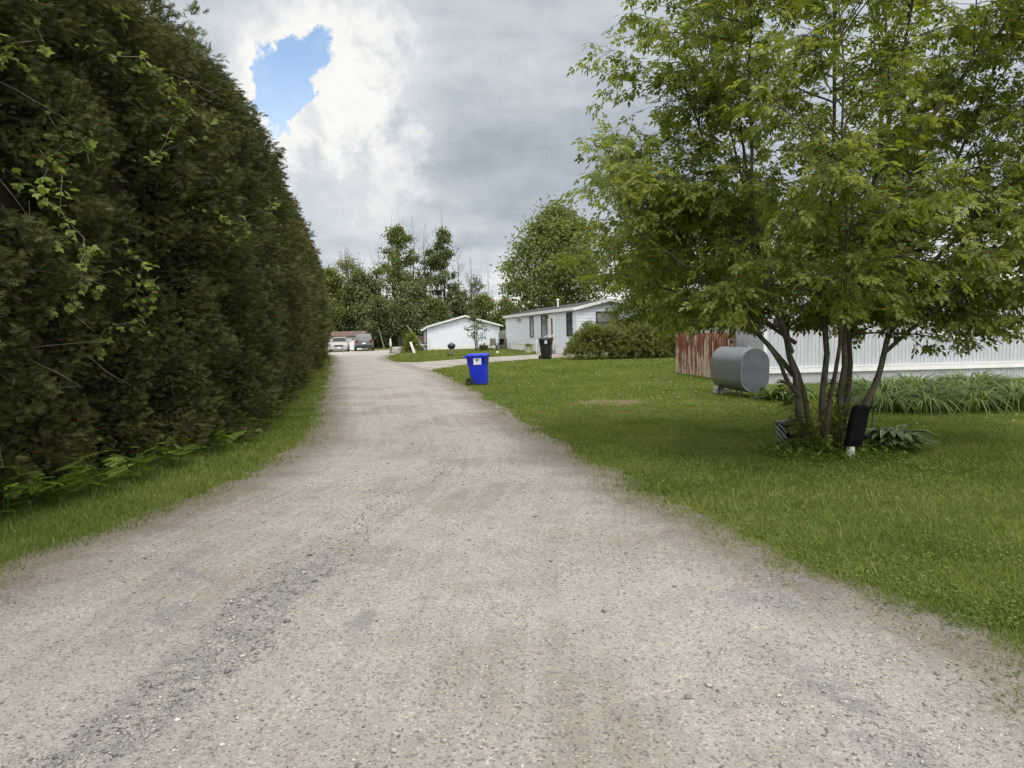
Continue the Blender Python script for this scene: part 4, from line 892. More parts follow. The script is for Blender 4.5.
# ------------------------------------------------------------------ wheeled bins
def wheelie(name, loc, rz, body_m, label, w=.60, d=.68, h=1.0, lean=0):
    """local +x = front, handle and wheels at -x"""
    r = empty(name, loc, rz, label, 'bin', 'wheeled bins by the lawn'); r.rotation_euler = (0, R(lean), rz)
    def ring(sx, sy, zz, ch=.07, ox=0):
        c = []; 
        for (qx, qy) in ((1, 1), (-1, 1), (-1, -1), (1, -1)):
            for k in range(4):
                a = {(1, 1): 0, (-1, 1): 90, (-1, -1): 180, (1, -1): 270}[(qx, qy)] + 30 * k; c.append((ox + qx * (sx - ch) + ch * math.cos(R(a)), qy * (sy - ch) + ch * math.sin(R(a)), zz))
        return c
    MB().loft([ring(d * .36, w * .38, .04, ox=.03), ring(d * .37, w * .39, .06, ox=.03), ring(d * .43, w * .44, h * .62), ring(d * .435, w * .445, h * .64), ring(d * .47, w * .475, h * .67), ring(d * .485, w * .49, h * .86), ring(d * .51, w * .52, h * .865), ring(d * .51, w * .52, h * .90)]).build('body', body_m, r)
    MB().loft([ring(d * .52, w * .53, h * .902, .08, .01), ring(d * .545, w * .55, h * .915, .08, .01), ring(d * .545, w * .55, h * .94, .08, .01), ring(d * .48, w * .49, h * .985, .08, .0), ring(d * .25, w * .3, h * 1.0, .08, -.02)]).build('lid', body_m, r)
    MB().tube([(-d * .52, -w * .46, h * .88), (-d * .64, -w * .44, h * .90), (-d * .64, w * .44, h * .90), (-d * .52, w * .46, h * .88)], .02, 8).build('handle', body_m, r)
    for sy in (-1, 1):
        wl = MB().lathe([(.05, -.03), (.115, -.03), (.125, -.018), (.125, .018), (.115, .03), (.05, .03)], (-d * .36, sy * w * .47, .125), 20, 'Y').build('wheel', M['rubber'], r)
        MB().lathe([(.075, -.034), (.03, -.036), (.03, .036), (.075, .034)], (-d * .36, sy * w * .47, .125), 14, 'Y').build('hub', M['black_plastic'], wl)
    return r
bb = wheelie('wheeled_bin', (-1.02, 21.25, 0), R(-14), M['blue_plastic'], 'bright blue wheeled bin with white label on the lawn edge', .54, .62, .98, -2)
lb = MB().box((.06, -.2665, .74), (.25, .006, .20)).build('label', M['paper'], bb)
lb.rotation_euler = (0, 0, 0)
MB().box((.06, -.2715, .81), (.19, .003, .012)).box((.06, -.2715, .79), (.035, .003, .06), ry=.78).box((.06, -.2715, .77), (.10, .003, .018)).box((.06, -.2715, .75), (.022, .003, .045)).build('printed_mark', M['ink'], lb)
b2 = wheelie('wheeled_bin', (1.98, 38.8, 0), R(68), M['black_plastic'], 'black wheeled bin with small white sticker before the long mobile home', .64, .72, 1.24)
MB().box((-.362, -.12, .98), (.006, .16, .18)).build('label', M['paper'], b2)

# ------------------------------------------------------------------ garage / white gabled building
G0 = np.array([-8.07, 66.3]); G1 = np.array([-1.15, 67.6]); gd = (G1 - G0) / np.linalg.norm(G1 - G0); gang = math.atan2(gd[1], gd[0]); GL = float(np.linalg.norm(G1 - G0)); GD = 6.0
ga = empty('white_garage', (*G0, 0), gang, 'low white gabled building with blank siding at the end of the drive', 'building')
E3, R3, AP = 2.25, 3.22, GL * .52
gz_ = lambda xv: E3 + (R3 - E3) * (xv / AP if xv < AP else (GL - xv) / (GL - AP)) - .02
mb = MB(); mb.add([(0, 0, 0), (GL, 0, 0), (GL, 0, E3), (AP, 0, R3), (0, 0, E3), (0, GD, 0), (GL, GD, 0), (GL, GD, E3), (AP, GD, R3), (0, GD, E3)], [(0, 1, 2, 3, 4), (9, 8, 7, 6, 5), (0, 4, 9, 5), (1, 6, 7, 2)])
def lap_f(mb):
    z0 = .3
    while z0 < R3:
        b = z0 + .21; u0, u1 = 0, GL
        while u0 < u1 and gz_(u0) < b: u0 += .05
        while u1 > u0 and gz_(u1) < b: u1 -= .05
        if u1 - u0 > .15: mb.add([(u0, -.02, z0), (u1, -.02, z0), (u1, 0, b), (u0, 0, b), (u0, 0, z0), (u1, 0, z0)], [(0, 1, 2, 3), (4, 5, 1, 0)])
        z0 += .2
lap_f(mb); mb.build('wall', M['white_siding'], ga)
MB().box((GL / 2, -.012, .15), (GL, .05, .28)).build('foundation', M['white_trim'], ga)
def slab(mb, xa, za, xb, zb, y0, y1, th):
    mb.add([(xa, y0, za), (xb, y0, zb), (xb, y1, zb), (xa, y1, za), (xa, y0, za + th), (xb, y0, zb + th), (xb, y1, zb + th), (xa, y1, za + th)], [(3, 2, 1, 0), (4, 5, 6, 7), (0, 1, 5, 4), (2, 3, 7, 6), (1, 2, 6, 5), (0, 4, 7, 3)])
mb = MB(); slab(mb, 0, E3, AP, R3, -.35, GD + .3, .10); slab(mb, AP, R3, GL + .3, E3 - .07, -.35, GD + .3, .10); slab(mb, -.62, E3 - .36, -.002, E3, -.35, GD + .3, .10); rf3 = mb.build('roof', M['roof_grey'], ga)
mb = MB(); slab(mb, 0, E3 - .08, AP, R3 - .08, -.40, -.355, .15); slab(mb, AP + .002, R3 - .08, GL + .32, E3 - .15, -.40, -.355, .15); slab(mb, -.64, E3 - .45, -.004, E3 - .08, -.40, -.355, .15); mb.build('barge_board', M['white_trim'], rf3)
for q in (0, GL): MB().box((q, -.03, 1.1), (.12, .06, 2.2)).build('corner_trim', M['white_trim'], ga)
MB().box((-.02, 1.2, 1.0), (.05, .85, 1.9)).build('door', M['black_frame'], ga)

# ------------------------------------------------------------------ small things in the far yard
g = empty('kettle_grill', (-4.15, 47.6, 0), .4, 'round black kettle grill on pale legs on the grass', 'grill')
MB().lathe([(.02, .48), (.15, .50), (.24, .58), (.275, .68), (.28, .70)], (0, 0, 0), 20).build('bowl', M['enamel'], g)
ld = MB().lathe([(.285, .70), (.28, .74), (.23, .83), (.12, .89), (.02, .905)], (0, 0, 0), 20).build('lid', M['enamel'], g)
MB().tube([(-.06, 0, .90), (-.05, 0, .95), (.05, 0, .95), (.06, 0, .90)], .014, 6).build('handle', M['wood_brown'], ld)
for k in range(3):
    a = 2.1 * k + 1.2; MB().tube([(.13 * math.cos(a), .13 * math.sin(a), .54), (.25 * math.cos(a), .25 * math.sin(a), .03)], .022, 6).build('leg', M['white_plastic'] if k == 0 else M['steel'], g)
MB().lathe([(.02, .18), (.16, .19), (.17, .21), (.02, .20)], (0, 0, 0), 14).build('ash_pan', M['steel'], g)
for a in (1.2, 3.3): MB().lathe([(.03, -.02), (.07, -.02), (.07, .02), (.03, .02)], (.27 * math.cos(a), .27 * math.sin(a), .07), 12, 'Y').build('wheel', M['rubber'], g)

o = empty('planter_tub', (-9.62, 58.0, 0), .1, 'low wide white tub on the grass at the drive bend', 'tub')
MB().lathe([(.36, 0), (.40, .05), (.48, .48), (.50, .52), (.44, .52), (.42, .46)], (0, 0, 0), 20).build('tub', M['white_plastic'], o)
o2 = MB().lathe([(.41, .44), (.2, .47), (.02, .48)], (0, 0, 0), 16).build('soil', M['wood_brown'], o)
o = empty('lawn_ornament', (-10.25, 58.2, 0), 0, 'slim white pedestal ornament left of the white tub', 'ornament')
MB().lathe([(.20, 0), (.22, .06), (.12, .12), (.08, .45), (.07, .60)], (0, 0, 0), 14).build('base', M['wood_grey'], o)
MB().lathe([(.07, .60), (.09, .66), (.10, .95), (.06, 1.05), (.08, 1.12), (.06, 1.2), (.01, 1.24)], (0, 0, 0), 14).build('figure', M['white_plastic'], o)
o = empty('slatted_screen', (-9.2, 60.0, 0), .05, 'dark slatted screen standing behind the white tub', 'screen'); mb = MB()
for q in range(8): mb.box((0, 0, .18 + .15 * q), (1.35, .025, .11))
mb.build('slat', M['black_frame'], o); MB().box((-.66, .03, .68), (.07, .06, 1.36)).build('post', M['black_frame'], o); MB().box((.66, .03, .68), (.07, .06, 1.36)).build('post', M['black_frame'], o)
o = empty('board', (-8.15, 56.6, 0), .3, 'narrow pale board leaning on the yellow green bush', 'board')
MB().box((0, .1, .48), (.20, .03, 1.0), rx=-.25, ry=-.28).build('plank', M['white_plastic'], o, .004)
o = empty('garden_trellis', (-7.75, 60.0, 0), .1, 'thin pale rail frame beside the yellow green bush', 'frame')
MB().tube([(-.6, 0, .62), (.6, 0, .62)], .03, 6).build('rail', M['white_plastic'], o)
for sx, hh_ in ((.6, 1.25), (-.6, .62)): MB().tube([(sx, 0, 0), (sx, 0, hh_)], .035, 6).build('post', M['white_plastic'], o)
o = empty('wooden_fence', (-8.95, 65.4, 0), .35, 'short brown board fence left of the white gabled building', 'fence'); mb = MB()
for q in range(6): mb.box((-.62 + .24 * q, 0, .72), (.21, .025, 1.35))
mb.build('board', M['wood_brown'], o); MB().box((0, .03, .35), (1.5, .04, .09)).build('rail', M['wood_brown'], o); MB().box((0, .03, 1.15), (1.5, .04, .09)).build('rail', M['wood_brown'], o)
o = empty('storage_bin', (-8.35, 64.6, 0), .2, 'small navy blue bin against the brown board fence', 'bin')
MB().box((0, 0, .32), (.58, .45, .62), taper=(1.08, 1.08)).build('body', M['navy_plastic'], o, .02); MB().box((0, 0, .66), (.68, .54, .07)).build('lid', M['navy_plastic'], o, .015)
MB().box((0, -.25, .42), (.14, .01, .12)).build('label', M['paper'], o)
def chair(x, y, rz, mat_, label):
    c = empty('garden_chair', (x, y, 0), rz, label, 'chair', 'chairs between the white buildings')
    MB().box((0, 0, .40), (.55, .55, .05)).build('seat', mat_, c); MB().box((0, .27, .72), (.55, .05, .6), rx=-.2).build('backrest', mat_, c)
    for sx in (-.27, .27):
        MB().box((sx, 0, .60), (.07, .55, .04)).build('armrest', mat_, c)
        for sy in (-.24, .24): MB().box((sx, sy, .29), (.06, .06, .58 if sy < 0 else .42)).build('leg', mat_, c)
chair(-1.55, 62.2, .4, M['wood_grey'], 'grey weathered garden chair nearest the white gabled building')
chair(-.75, 62.0, -.5, M['wood_grey'], 'grey weathered garden chair with dark cushion against the mobile home')
tag(MB().box((0, 0, .06), (.45, .12, .55), rx=-.25).build('cushion', M['dark_cloth'], None, .03, (-.82, 61.9, .62)), 'dark cushion propped on the garden chair by the mobile home', 'cushion')
tb = empty('picnic_bench', (-1.9, 61.0, 0), .1, 'low dark wooden bench beside the slender young tree', 'bench')
MB().box((0, 0, .42), (1.6, .32, .06)).build('seat', M['wood_grey'], tb)
for sx in (-.6, .6): MB().box((sx, 0, .2), (.08, .28, .40)).build('leg', M['black_frame'], tb)
tag(MB().lathe([(.01, 0), (.09, .03), (.12, .11), (.09, .19), (.01, .22)], (0, 0, 0), 12).build('ball', M['cream_trim'], None, 0, (-1.0, 49.5, 0)), 'small pale ball lying on the grass beyond the drive', 'ball')
wt = empty('water_tank', (-.62, 66.5, 0), 0, 'muted green plastic tank in the gap between the two white buildings', 'tank')
MB().lathe([(.55, 0), (.58, .05), (.58, 1.5), (.5, 1.62), (.15, 1.72)], (0, 0, 0), 20).build('body', M['green_plastic'], wt); MB().lathe([(.14, 1.70), (.15, 1.78), (.02, 1.8)], (0, 0, 0), 12).build('cap', M['black_plastic'], wt)

# far shed with rusty roof
fs = empty('storage_shed', (-20.7, 75.5, -.30), R(-2), 'low white shed with rusty brown roof behind the parked cars', 'shed')
MB().box((2.1, 1.5, .95), (4.2, 3.0, 1.7)).build('wall', M['white_siding'], fs)
MB().box((3.1, -.02, .85), (1.1, .05, 1.6)).build('door', M['white_trim'], fs)
mb = MB(); mb.add([(-.3, -.35, 1.72), (4.6, -.35, 1.72), (4.6, 1.5, 2.35), (-.3, 1.5, 2.35), (-.3, 3.3, 1.72), (4.6, 3.3, 1.72), (-.3, -.35, 1.84), (4.6, -.35, 1.84)], [(6, 7, 2, 3), (3, 2, 5, 4), (0, 1, 7, 6), (0, 6, 3, 4), (1, 5, 2, 7), (0, 4, 5, 1)]); mb.build('roof', M['rust_roof'], fs)

# ------------------------------------------------------------------ cars
def car(name, loc, rz, paint, label, kind):
    """nose towards local -y"""
    c = empty(name, loc, rz, label, 'car', 'cars parked at the end of the road')
    if kind == 'sedan':
        S_ = [(-2.30, .70, .32, .62), (-2.22, .82, .24, .74), (-1.9, .88, .20, .86), (-1.0, .90, .20, .96), (-.2, .90, .20, .98), (1.2, .90, .20, 1.0), (2.0, .87, .22, 1.0), (2.28, .80, .28, .92)]; roof = [(-1.05, .78, .94, .96), (-.35, .68, .94, 1.40), (.5, .66, .96, 1.45), (1.1, .66, .96, 1.38), (1.75, .76, .96, .99)]
    else:
        S_ = [(-2.35, .74, .40, .85), (-2.2, .88, .32, 1.0), (-1.2, .93, .30, 1.08), (0, .94, .30, 1.10), (1.6, .94, .30, 1.12), (2.15, .92, .32, 1.10), (2.30, .86, .40, 1.0)]; roof = [(-1.1, .84, 1.06, 1.08), (-.45, .74, 1.06, 1.66), (.5, .73, 1.08, 1.74), (1.7, .72, 1.10, 1.70), (2.0, .76, 1.10, 1.48), (2.2, .84, 1.06, 1.10)]
    def sec(y, w, z0, z1): return [(-w, y, z0 + .12), (-w * .93, y, z0), (w * .93, y, z0), (w, y, z0 + .12), (w * 1.01, y, (z0 + z1) / 2 + .06), (w * .96, y, z1 - .05), (w * .84, y, z1), (-w * .84, y, z1), (-w * .96, y, z1 - .05), (-w * 1.01, y, (z0 + z1) / 2 + .06)]
    MB().loft([sec(*s) for s in S_]).build('body', paint, c)
    cab = MB().loft([[(-w - .06 * (zt - zb), y, zb), (w + .06 * (zt - zb), y, zb), (w * .97, y, zt - .06), (w * .88, y, zt), (-w * .88, y, zt), (-w * .97, y, zt - .06)] for (y, w, zb, zt) in roof]).build('cabin', paint, c)
    def pane(a, b, nm, fr=.06):  # glass between two cabin stations (front or rear screen)
        (y0, w0, zb0, zt0), (y1, w1, zb1, zt1) = a, b; n_ = Vector((0, -(zt1 - zt0), (y1 - y0))).normalized()
        if n_.z < 0: n_ = -n_
        P_ = []
        for (y, w, zt, f) in ((y0, w0, zt0, .10), (y1, w1, zt1, .92)):
            pass
        lo = Vector((0, y0, zt0)).lerp(Vector((0, y1, zt1)), .08) + n_ * .012; hi = Vector((0, y0, zt0)).lerp(Vector((0, y1, zt1)), .92) + n_ * .012
        wl = w0 * .86; wh = w1 * .84
        MB().add([(-wl, lo.y, lo.z), (wl, lo.y, lo.z), (wh, hi.y, hi.z), (-wh, hi.y, hi.z)], [(0, 1, 2, 3)]).build(nm, M['car_glass'], c)
    pane(roof[0], roof[1], 'windscreen')
    if kind == 'sedan': pane(roof[4], roof[3], 'rear_window')
    else: pane(roof[5], roof[4], 'rear_window'); 
    for sx in (-1, 1):
        y0, y1 = roof[1][0] + .12, roof[3][0] - .08; zb = roof[2][2] + .06; zt = roof[2][3] - .12; w = roof[2][1]
        MB().add([(sx * (w + .052), y0 - .3, zb), (sx * (w + .052), y1 + .25, zb), (sx * (w + .012), y1, zt), (sx * (w + .012), y0 + .1, zt)], [(0, 1, 2, 3)]).build('side_window', M['car_glass'], c)
        MB().box((sx * (S_[3][1] + .12), roof[0][0] + .25, S_[3][3] + .08), (.22, .10, .15)).build('mirror', paint if kind == 'sedan' else M['black_plastic'], c, .02)
        for yw in (-1.42, 1.38):
            wl = MB().lathe([(.2, -.10), (.31, -.10), (.335, -.07), (.335, .07), (.31, .10), (.2, .10)], (sx * (S_[3][1] - .08), yw, .335), 20, 'X').build('wheel', M['rubber'], c)
            MB().lathe([(.21, -.102), (.06, -.11), (.06, .11), (.21, .102)], (sx * (S_[3][1] - .08), yw, .335), 12, 'X').build('rim', M['steel'], wl)
        zl = .66 if kind == 'sedan' else .86
        MB().box((sx * .62, S_[0][0] + .03, zl), (.34, .10, .15), rz=sx * .25).build('headlight', M['lamp'], c, .02)
        MB().box((sx * .70, S_[-1][0] - .02, .84 if kind == 'sedan' else .96), (.28, .08, .16 if kind == 'sedan' else .30), rz=-sx * .2).build('tail_light', M['tail_lamp'], c, .02)
    zg = .60 if kind == 'sedan' else .78
    gr = MB().box((0, S_[0][0] - .01, zg), (.80, .05, .17)).build('grille', M['black_frame'], c)
    mb = MB(); 
    for q in range(7): mb.box((-.33 + .11 * q, S_[0][0] - .04, zg), (.02, .02, .15))
    mb.box((0, S_[0][0] - .04, zg + .09), (.84, .03, .025)).box((0, S_[0][0] - .04, zg - .09), (.84, .03, .025)); mb.build('grille_bars', M['chrome'], gr)
    MB().box((0, S_[0][0] - .03, S_[0][2] + .04), (1.5, .14, .16)).build('front_bumper', paint, c, .03)
    MB().box((0, S_[-1][0] + .03, S_[-1][2] + .10), (1.62, .16, .24)).build('rear_bumper', M['black_plastic'] if kind != 'sedan' else paint, c, .03)
    MB().box((0, S_[0][0] - .115, .42), (.32, .012, .14)).build('number_plate', M['paper'], c); MB().box((0, S_[-1][0] + .02, .78), (.32, .06, .14)).build('number_plate', M['paper'], c)
    return c
car('parked_car', (-17.25, 68.9, 0), R(12), M['car_white'], 'dusty white saloon car facing the road at its far end', 'sedan')
car('parked_car', (-14.95, 69.6, 0), R(180 + 12), M['car_grey'], 'dark grey sport utility car seen from behind, right of the white saloon', 'suv')

# ------------------------------------------------------------------ trees beyond
def bg_tree(name, label, x, y, h, w, base, leaf, n_cl, per, lsz, trunk_r=.16, group=None, shape=1.0, cl_r=.13, cat='tree', multi=1, lean=(0, 0), droop=.1, bark='bark', tw=0):
    r = empty(name, (x, y, 0), random.uniform(0, 6.28), label, cat, group); mb = MB()
    cs = []
    for i in range(n_cl):
        f = random.random() ** .85; zz = base + (h - base) * f; prof = (math.sin(math.pi * min(max(f * .88 + .10, 0), 1)) ** .7) * (1 if f < .5 else (1 - (f - .5) * .7 * shape))
        a = random.uniform(0, 6.28); rr_ = w / 2 * prof * random.random() ** .45 * random.uniform(.75, 1.12); cs.append(Vector((math.cos(a) * rr_ + lean[0] * f * h, math.sin(a) * rr_ + lean[1] * f * h, zz)))
    for k in range(multi):
        a = random.uniform(0, 6.28); o = Vector((math.cos(a), math.sin(a), 0)) * (.3 * trunk_r * 6 * (multi > 1)); top = Vector((lean[0] * h + o.x * 3, lean[1] * h + o.y * 3, h * .95))
        P_ = [o.lerp(top, f) + Vector((random.gauss(0, .02 * h * f), random.gauss(0, .02 * h * f), 0)) * (0 < f < 1) for f in (0, .15, .35, .6, .8, 1)]; P_[0].z = -.05
        mb.tube(P_, [trunk_r * 1.25, trunk_r, trunk_r * .8, trunk_r * .5, trunk_r * .3, trunk_r * .1], 7, False)
    for c in cs:
        zz = max(base * .6, c.z - random.uniform(.12, .3) * h); p0 = Vector((lean[0] * zz, lean[1] * zz, zz)); mid = p0.lerp(c, .55) + Vector((0, 0, .04 * h)); mb.tube([p0, mid, c], [trunk_r * .28, trunk_r * .16, trunk_r * .05], 4, False)
    for k in range(tw):
        c = random.choice(cs); d = Vector((c.x, c.y, .9 * h)).normalized(); mb.tube([c, c + d * h * .12, c + d * h * .2 + Vector((random.gauss(0, .2), random.gauss(0, .2), 0))], [.025, .015, .006], 3, False)
    mb.build('trunk', M[bark], r)
    cc = np.array([tuple(c) for c in cs]); R_ = cl_r * w * (.6 + .8 * rng.random(n_cl)); ti0 = .45 + .16 * rng.standard_normal(n_cl)
    ii = np.repeat(np.arange(n_cl), per); n = len(ii); off_ = rng.standard_normal((n, 3)); off_ = norm(off_) * (rng.random((n, 1)) ** .6) * np.where(rng.random((n, 1)) < .25, 1.6, 1.0); P_ = cc[ii] + off_ * R_[ii][:, None] * np.array([1, 1, .75])
    d = rand_dirs(n) + off_ * .6; d[:, 2] -= droop * 3
    V, F, T = inst(LEAF * np.array([1.25, 1, 1]), LEAF_F, P_, frames(d, np.array([0, 0, 1.2]) + rng.standard_normal((n, 3)) * .7), lsz * (.6 + .8 * rng.random(n)), np.clip(ti0[ii] + .16 * rng.standard_normal(n) + .08 * off_[:, 2], 0, 1))
    fast('crown', V, F, M[leaf], r, tint=T); return r
def bare_tree(x, y, h, label, n_br=26, r0=.09, bark='bark_pale', spread=.28, group='bare dead trees beyond the yard', lean=(0, 0)):
    r = empty('bare_tree', (x, y, 0), random.uniform(0, 6.28), label, 'tree', group)
    P_ = [Vector((lean[0] * f * h + random.gauss(0, .012 * h) * (0 < f < 1), lean[1] * f * h + random.gauss(0, .012 * h) * (0 < f < 1), f * h)) for f in (0, .2, .4, .6, .8, 1)]
    MB().tube(P_, [r0 * (1 - .93 * f) for f in (0, .2, .4, .6, .8, 1)], 6, False).build('trunk', M[bark], r); mb = MB()
    for i in range(n_br):
        f = random.uniform(.3, .98); q = f * 5; j = min(int(q), 4); p = P_[j].lerp(P_[j + 1], q - j); a = random.uniform(0, 6.28); L = h * spread * (1.1 - f) * random.uniform(.6, 1.2) + .25
        d = Vector((math.cos(a) * .6, math.sin(a) * .6, 1)); e = p + d * L; mid = p + d * L * .5 + Vector((math.cos(a) * .12 * L, math.sin(a) * .12 * L, 0)); rb = r0 * .35 * (1.05 - f) + .008; mb.tube([p, mid, e], [rb, rb * .6, .006], 4, False)
        for k in range(4):
            g_ = random.uniform(.3, 1); s_ = p.lerp(e, g_); b = random.uniform(0, 6.28); mb.tube([s_, s_ + Vector((math.cos(b) * .5, math.sin(b) * .5, 1)) * L * .35], [rb * .5, .005], 3, False)
    mb.build('branches', M[bark], r)
GT_ = 'trees of the wood beyond the yard'
# the big maple behind the long mobile home, and lighter trees to its right
bg_tree('maple_tree', 'broad full green tree rising behind the long mobile home', 4.9, 69.5, 13.4, 12.0, 1.6, 'leaf_mid', 190, 150, .32, .28, shape=.9, cl_r=.115)
bg_tree('willow_tree', 'drooping yellow green tree standing over the right end of the shrubs', 8.1, 40.0, 7.0, 4.6, .8, 'leaf_light', 110, 170, .17, .12, cl_r=.14, droop=.25, multi=2)
bg_tree('maple_tree', 'tall light green tree between the shrubs and the rusty fence', 10.6, 46.0, 9.5, 6.8, 1.2, 'leaf_light', 110, 150, .22, .16, cl_r=.13)
bg_tree('maple_tree', 'green tree rising behind the white shed and the oil tank', 12.5, 34.5, 8.0, 6.0, 1.5, 'leaf_mid', 60, 130, .22, .16, cl_r=.13)
bg_tree('maple_tree', 'green tree seen above the ribbed mobile home through the branches', 20.0, 44.0, 8.0, 8.5, 2.0, 'leaf_mid', 70, 120, .28, .2, cl_r=.12)
# wood behind the cars and the white building, left to right
bg_tree('woodland_tree', 'olive budding tree at the left end of the wood above the shed', -20.6, 88, 11.3, 6.5, 4.5, 'leaf_olive', 42, 60, 0.247, .14, GT_, cl_r=.15, tw=30)
bg_tree('woodland_tree', 'dense green tree right against the end of the cedar hedge', -21.8, 84, 9.4, 6.5, .8, 'leaf_mid', 75, 180, 0.323, .18, GT_, cl_r=.14)
bg_tree('woodland_tree', 'dark green tree directly behind the rusty roofed shed', -18.2, 85, 9.0, 6.5, .5, 'leaf_dark', 75, 195, 0.323, .18, GT_, cl_r=.14)
bg_tree('woodland_tree', 'tallest dense green tree with airy top behind the dark grey car', -13.8, 86, 14.6, 6.8, 4.0, 'leaf_mid', 75, 112, 0.304, .17, GT_, cl_r=.115, multi=3, tw=26, shape=.5)
bg_tree('woodland_tree', 'round bushy green tree at the wood edge right of the dark grey car', -11.6, 80, 7.2, 6.4, .4, 'leaf_dark', 75, 225, 0.285, .15, GT_, cl_r=.15, droop=.2)
bg_tree('woodland_tree', 'shadowy low tree filling the wood edge behind the cars', -15.6, 82, 5.8, 6.0, .2, 'leaf_dark', 67, 195, 0.304, .14, GT_, cl_r=.15)
bg_tree('woodland_tree', 'slender tree with small dark tuft of a crown above the white building', -10.0, 88, 12.2, 2.8, 8.2, 'leaf_dark', 22, 75, 0.266, .11, GT_, cl_r=.2)
bg_tree('woodland_tree', 'narrow poplar with tall leafy spire above the white building', -8.2, 86, 14.4, 4.2, 3.0, 'leaf_dark', 62, 108, 0.285, .14, GT_, cl_r=.14, shape=1.3, tw=8)
bg_tree('woodland_tree', 'bright green undergrowth tree left of the white building', -9.4, 82, 5.6, 4.6, .3, 'leaf_mid', 55, 180, 0.266, .1, GT_, cl_r=.16)
bg_tree('woodland_tree', 'low green tree behind the ridge of the white building', -6.0, 85, 6.4, 4.5, .5, 'leaf_dark', 50, 150, 0.266, .12, GT_, cl_r=.16, tw=6)
bg_tree('woodland_tree', 'small rounded tree above the right end of the white building', -3.2, 84, 5.9, 4.8, .5, 'leaf_mid', 55, 150, 0.247, .12, GT_, cl_r=.16)
bg_tree('woodland_tree', 'thin airy tree right of the poplar spire', -4.3, 88, 9.0, 2.6, 3.4, 'leaf_olive', 22, 45, 0.228, .09, GT_, cl_r=.18, tw=14)
bg_tree('woodland_tree', 'low shrubby tree in the gap between the white buildings', -.6, 82, 5.4, 4.5, .2, 'leaf_mid', 50, 150, 0.247, .1, GT_, cl_r=.16)
for i, (x, y, h, lab) in enumerate(((-12.3, 89, 16.6, 'tallest bare grey tree with wispy top behind the dense trees'), (-15.2, 89, 15.2, 'wispy bare tree left of the tallest bare one'), (-10.9, 90, 15.6, 'bare tree between the airy green top and the small dark tuft'), (-6.6, 90, 13.2, 'bare tree just right of the poplar spire'), (-4.9, 88, 11.0, 'short bare tree above the ridge of the white building'), (-2.6, 86, 10.6, 'thin bare pole with few twigs left of the broad tree'), (-17.0, 90, 13.2, 'faint bare tree above the dark green tree by the shed'))):
    bare_tree(x, y, h, lab, n_br=10 if i == 5 else 30, r0=.08 if i == 5 else .13, spread=.16 if i == 5 else .27)
def leaning(x, y, d, L, label, bk='bark_pale'):
    o = empty('fallen_trunk', (x, y, 0), 0, label, 'trunk', 'pale leaning trunks at the wood edge'); d = Vector(d).normalized(); MB().tube([d * L * f for f in (0, .3, .65, 1)], [.10, .09, .07, .03], 7).build('trunk', M[bk], o)
leaning(-7.9, 63.5, (-.58, .05, .80), 3.0, 'pale thin trunk leaning left above the yellow green bush'); leaning(-14.0, 75.5, (-.25, .1, 1), 2.6, 'pale thin trunk leaning in the dark wood right of the dark grey car', 'twig')
# dark undergrowth closing the wood
N = 9000; x = -34 + 74 * rng.random(N); y = 90 + 8 * rng.random(N); zz = (2.0 + 2.6 * fbm(x * .18, y * 0, 12)) * rng.random(N) ** .8
V, F, T = inst(LEAF * np.array([1.4, 1, 1]), LEAF_F, np.stack([x, y, zz], -1), frames(rand_dirs(N), rand_dirs(N) + np.array([0, 0, 1.])), .5 + .5 * rng.random(N), np.clip(.4 + .2 * rng.standard_normal(N), 0, 1))
tag(fast('far_wood', V, F, M['leaf_dark'], tint=T), kind='stuff', label='dark far wood undergrowth closing the view behind the yard', cat='wood')

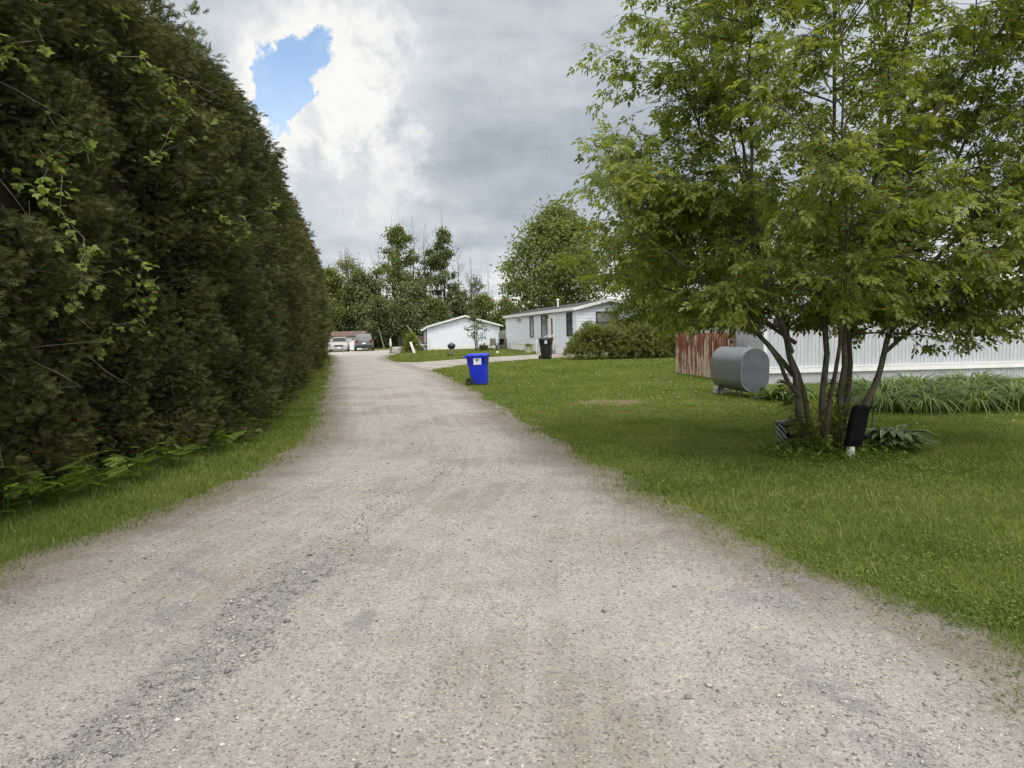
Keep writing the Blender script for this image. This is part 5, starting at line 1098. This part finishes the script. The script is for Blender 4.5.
# shrubs before the mobile home
def shrub(name, x, y, w, d, h, leaf, n, lsz, label, cat='shrub', group=None):
    r = empty(name, (x, y, 0), 0, label, cat, group); mb = MB()
    for i in range(26):
        a = random.uniform(0, 6.28); f = random.uniform(.3, 1); mb.tube([(0, 0, 0), (math.cos(a) * w * .25 * f, math.sin(a) * d * .25 * f, h * .6), (math.cos(a) * w * .45 * f, math.sin(a) * d * .45 * f, h * (.9 - .4 * f))], [.02, .012, .004], 4, False)
    mb.build('branches', M['twig'], r)
    # arching wands clad with leaves
    m_ = n // 26; a = rng.random(m_) * 6.28; f = np.sqrt(rng.random(m_)); tip = np.stack([np.cos(a) * w / 2 * f, np.sin(a) * d / 2 * f, h * (1.0 - .95 * f ** 2.6) * (.82 + .3 * rng.random(m_))], -1)
    tip[:, 2] *= .9 + .35 * (fbm(tip[:, 0] * 1.4 + x, tip[:, 1] * 1.4, 33) - .3)
    src = tip * np.array([.6, .6, .25]); out = norm(tip * np.array([1, 1, 0])); q = rng.random((m_, 26)) ** .7
    arc = np.sin(q * math.pi) * .16 * h
    P_ = src[:, None] + (tip - src)[:, None] * q[..., None]; P_[..., 2] += arc; P_ += out[:, None] * (q[..., None] ** 2) * .12; P_ += .04 * rng.standard_normal(P_.shape)
    P_ = P_.reshape(-1, 3); P_[:, 2] = np.maximum(P_[:, 2], .03); k = len(P_); dd = np.repeat(norm(tip - src), 26, 0) + .7 * rng.standard_normal((k, 3)) + np.array([0, 0, -.25])
    V, F, T = inst(LEAF * np.array([1.2, 1, 1]), LEAF_F, P_, frames(dd, np.array([0, 0, 1.]) + .6 * rng.standard_normal((k, 3))), lsz * (.6 + .8 * rng.random(k)), np.clip(.28 + .34 * q.ravel() + .18 * rng.standard_normal(k), 0, 1))
    fast('foliage', V, F, M[leaf], r, tint=T); return r
shrub('spirea_shrub', 4.75, 37.6, 3.7, 2.6, 1.95, 'leaf_bush', 15000, .11, 'large arching olive green shrub right beside the black wheeled bin', 'shrub', 'shrubs before the long mobile home')
shrub('spirea_shrub', 7.15, 37.4, 3.4, 2.6, 1.75, 'leaf_bush', 13000, .11, 'second arching shrub under the gable window and the drooping tree', 'shrub', 'shrubs before the long mobile home')
shrub('spirea_shrub', 9.4, 37.6, 2.6, 2.2, 1.5, 'leaf_bush', 8000, .11, 'rightmost shrub in shade left of the rusty fence', 'shrub', 'shrubs before the long mobile home')
shrub('golden_bush', -8.35, 57.5, 1.3, 1.2, 1.65, 'leaf_light', 2200, .14, 'yellow green bush with a pale board leaning on it')
sp = bg_tree('young_tree', 'slender young tree in front of the white gabled building', -2.95, 58.5, 3.5, 1.9, .8, 'leaf_dark', 26, 34, .15, .05, cl_r=.17, multi=2)
shrub('low_plant', -2.35, 58.6, .7, .6, .6, 'leaf_dark', 700, .12, 'low dark plant at the foot of the slender young tree')
print('scene built')
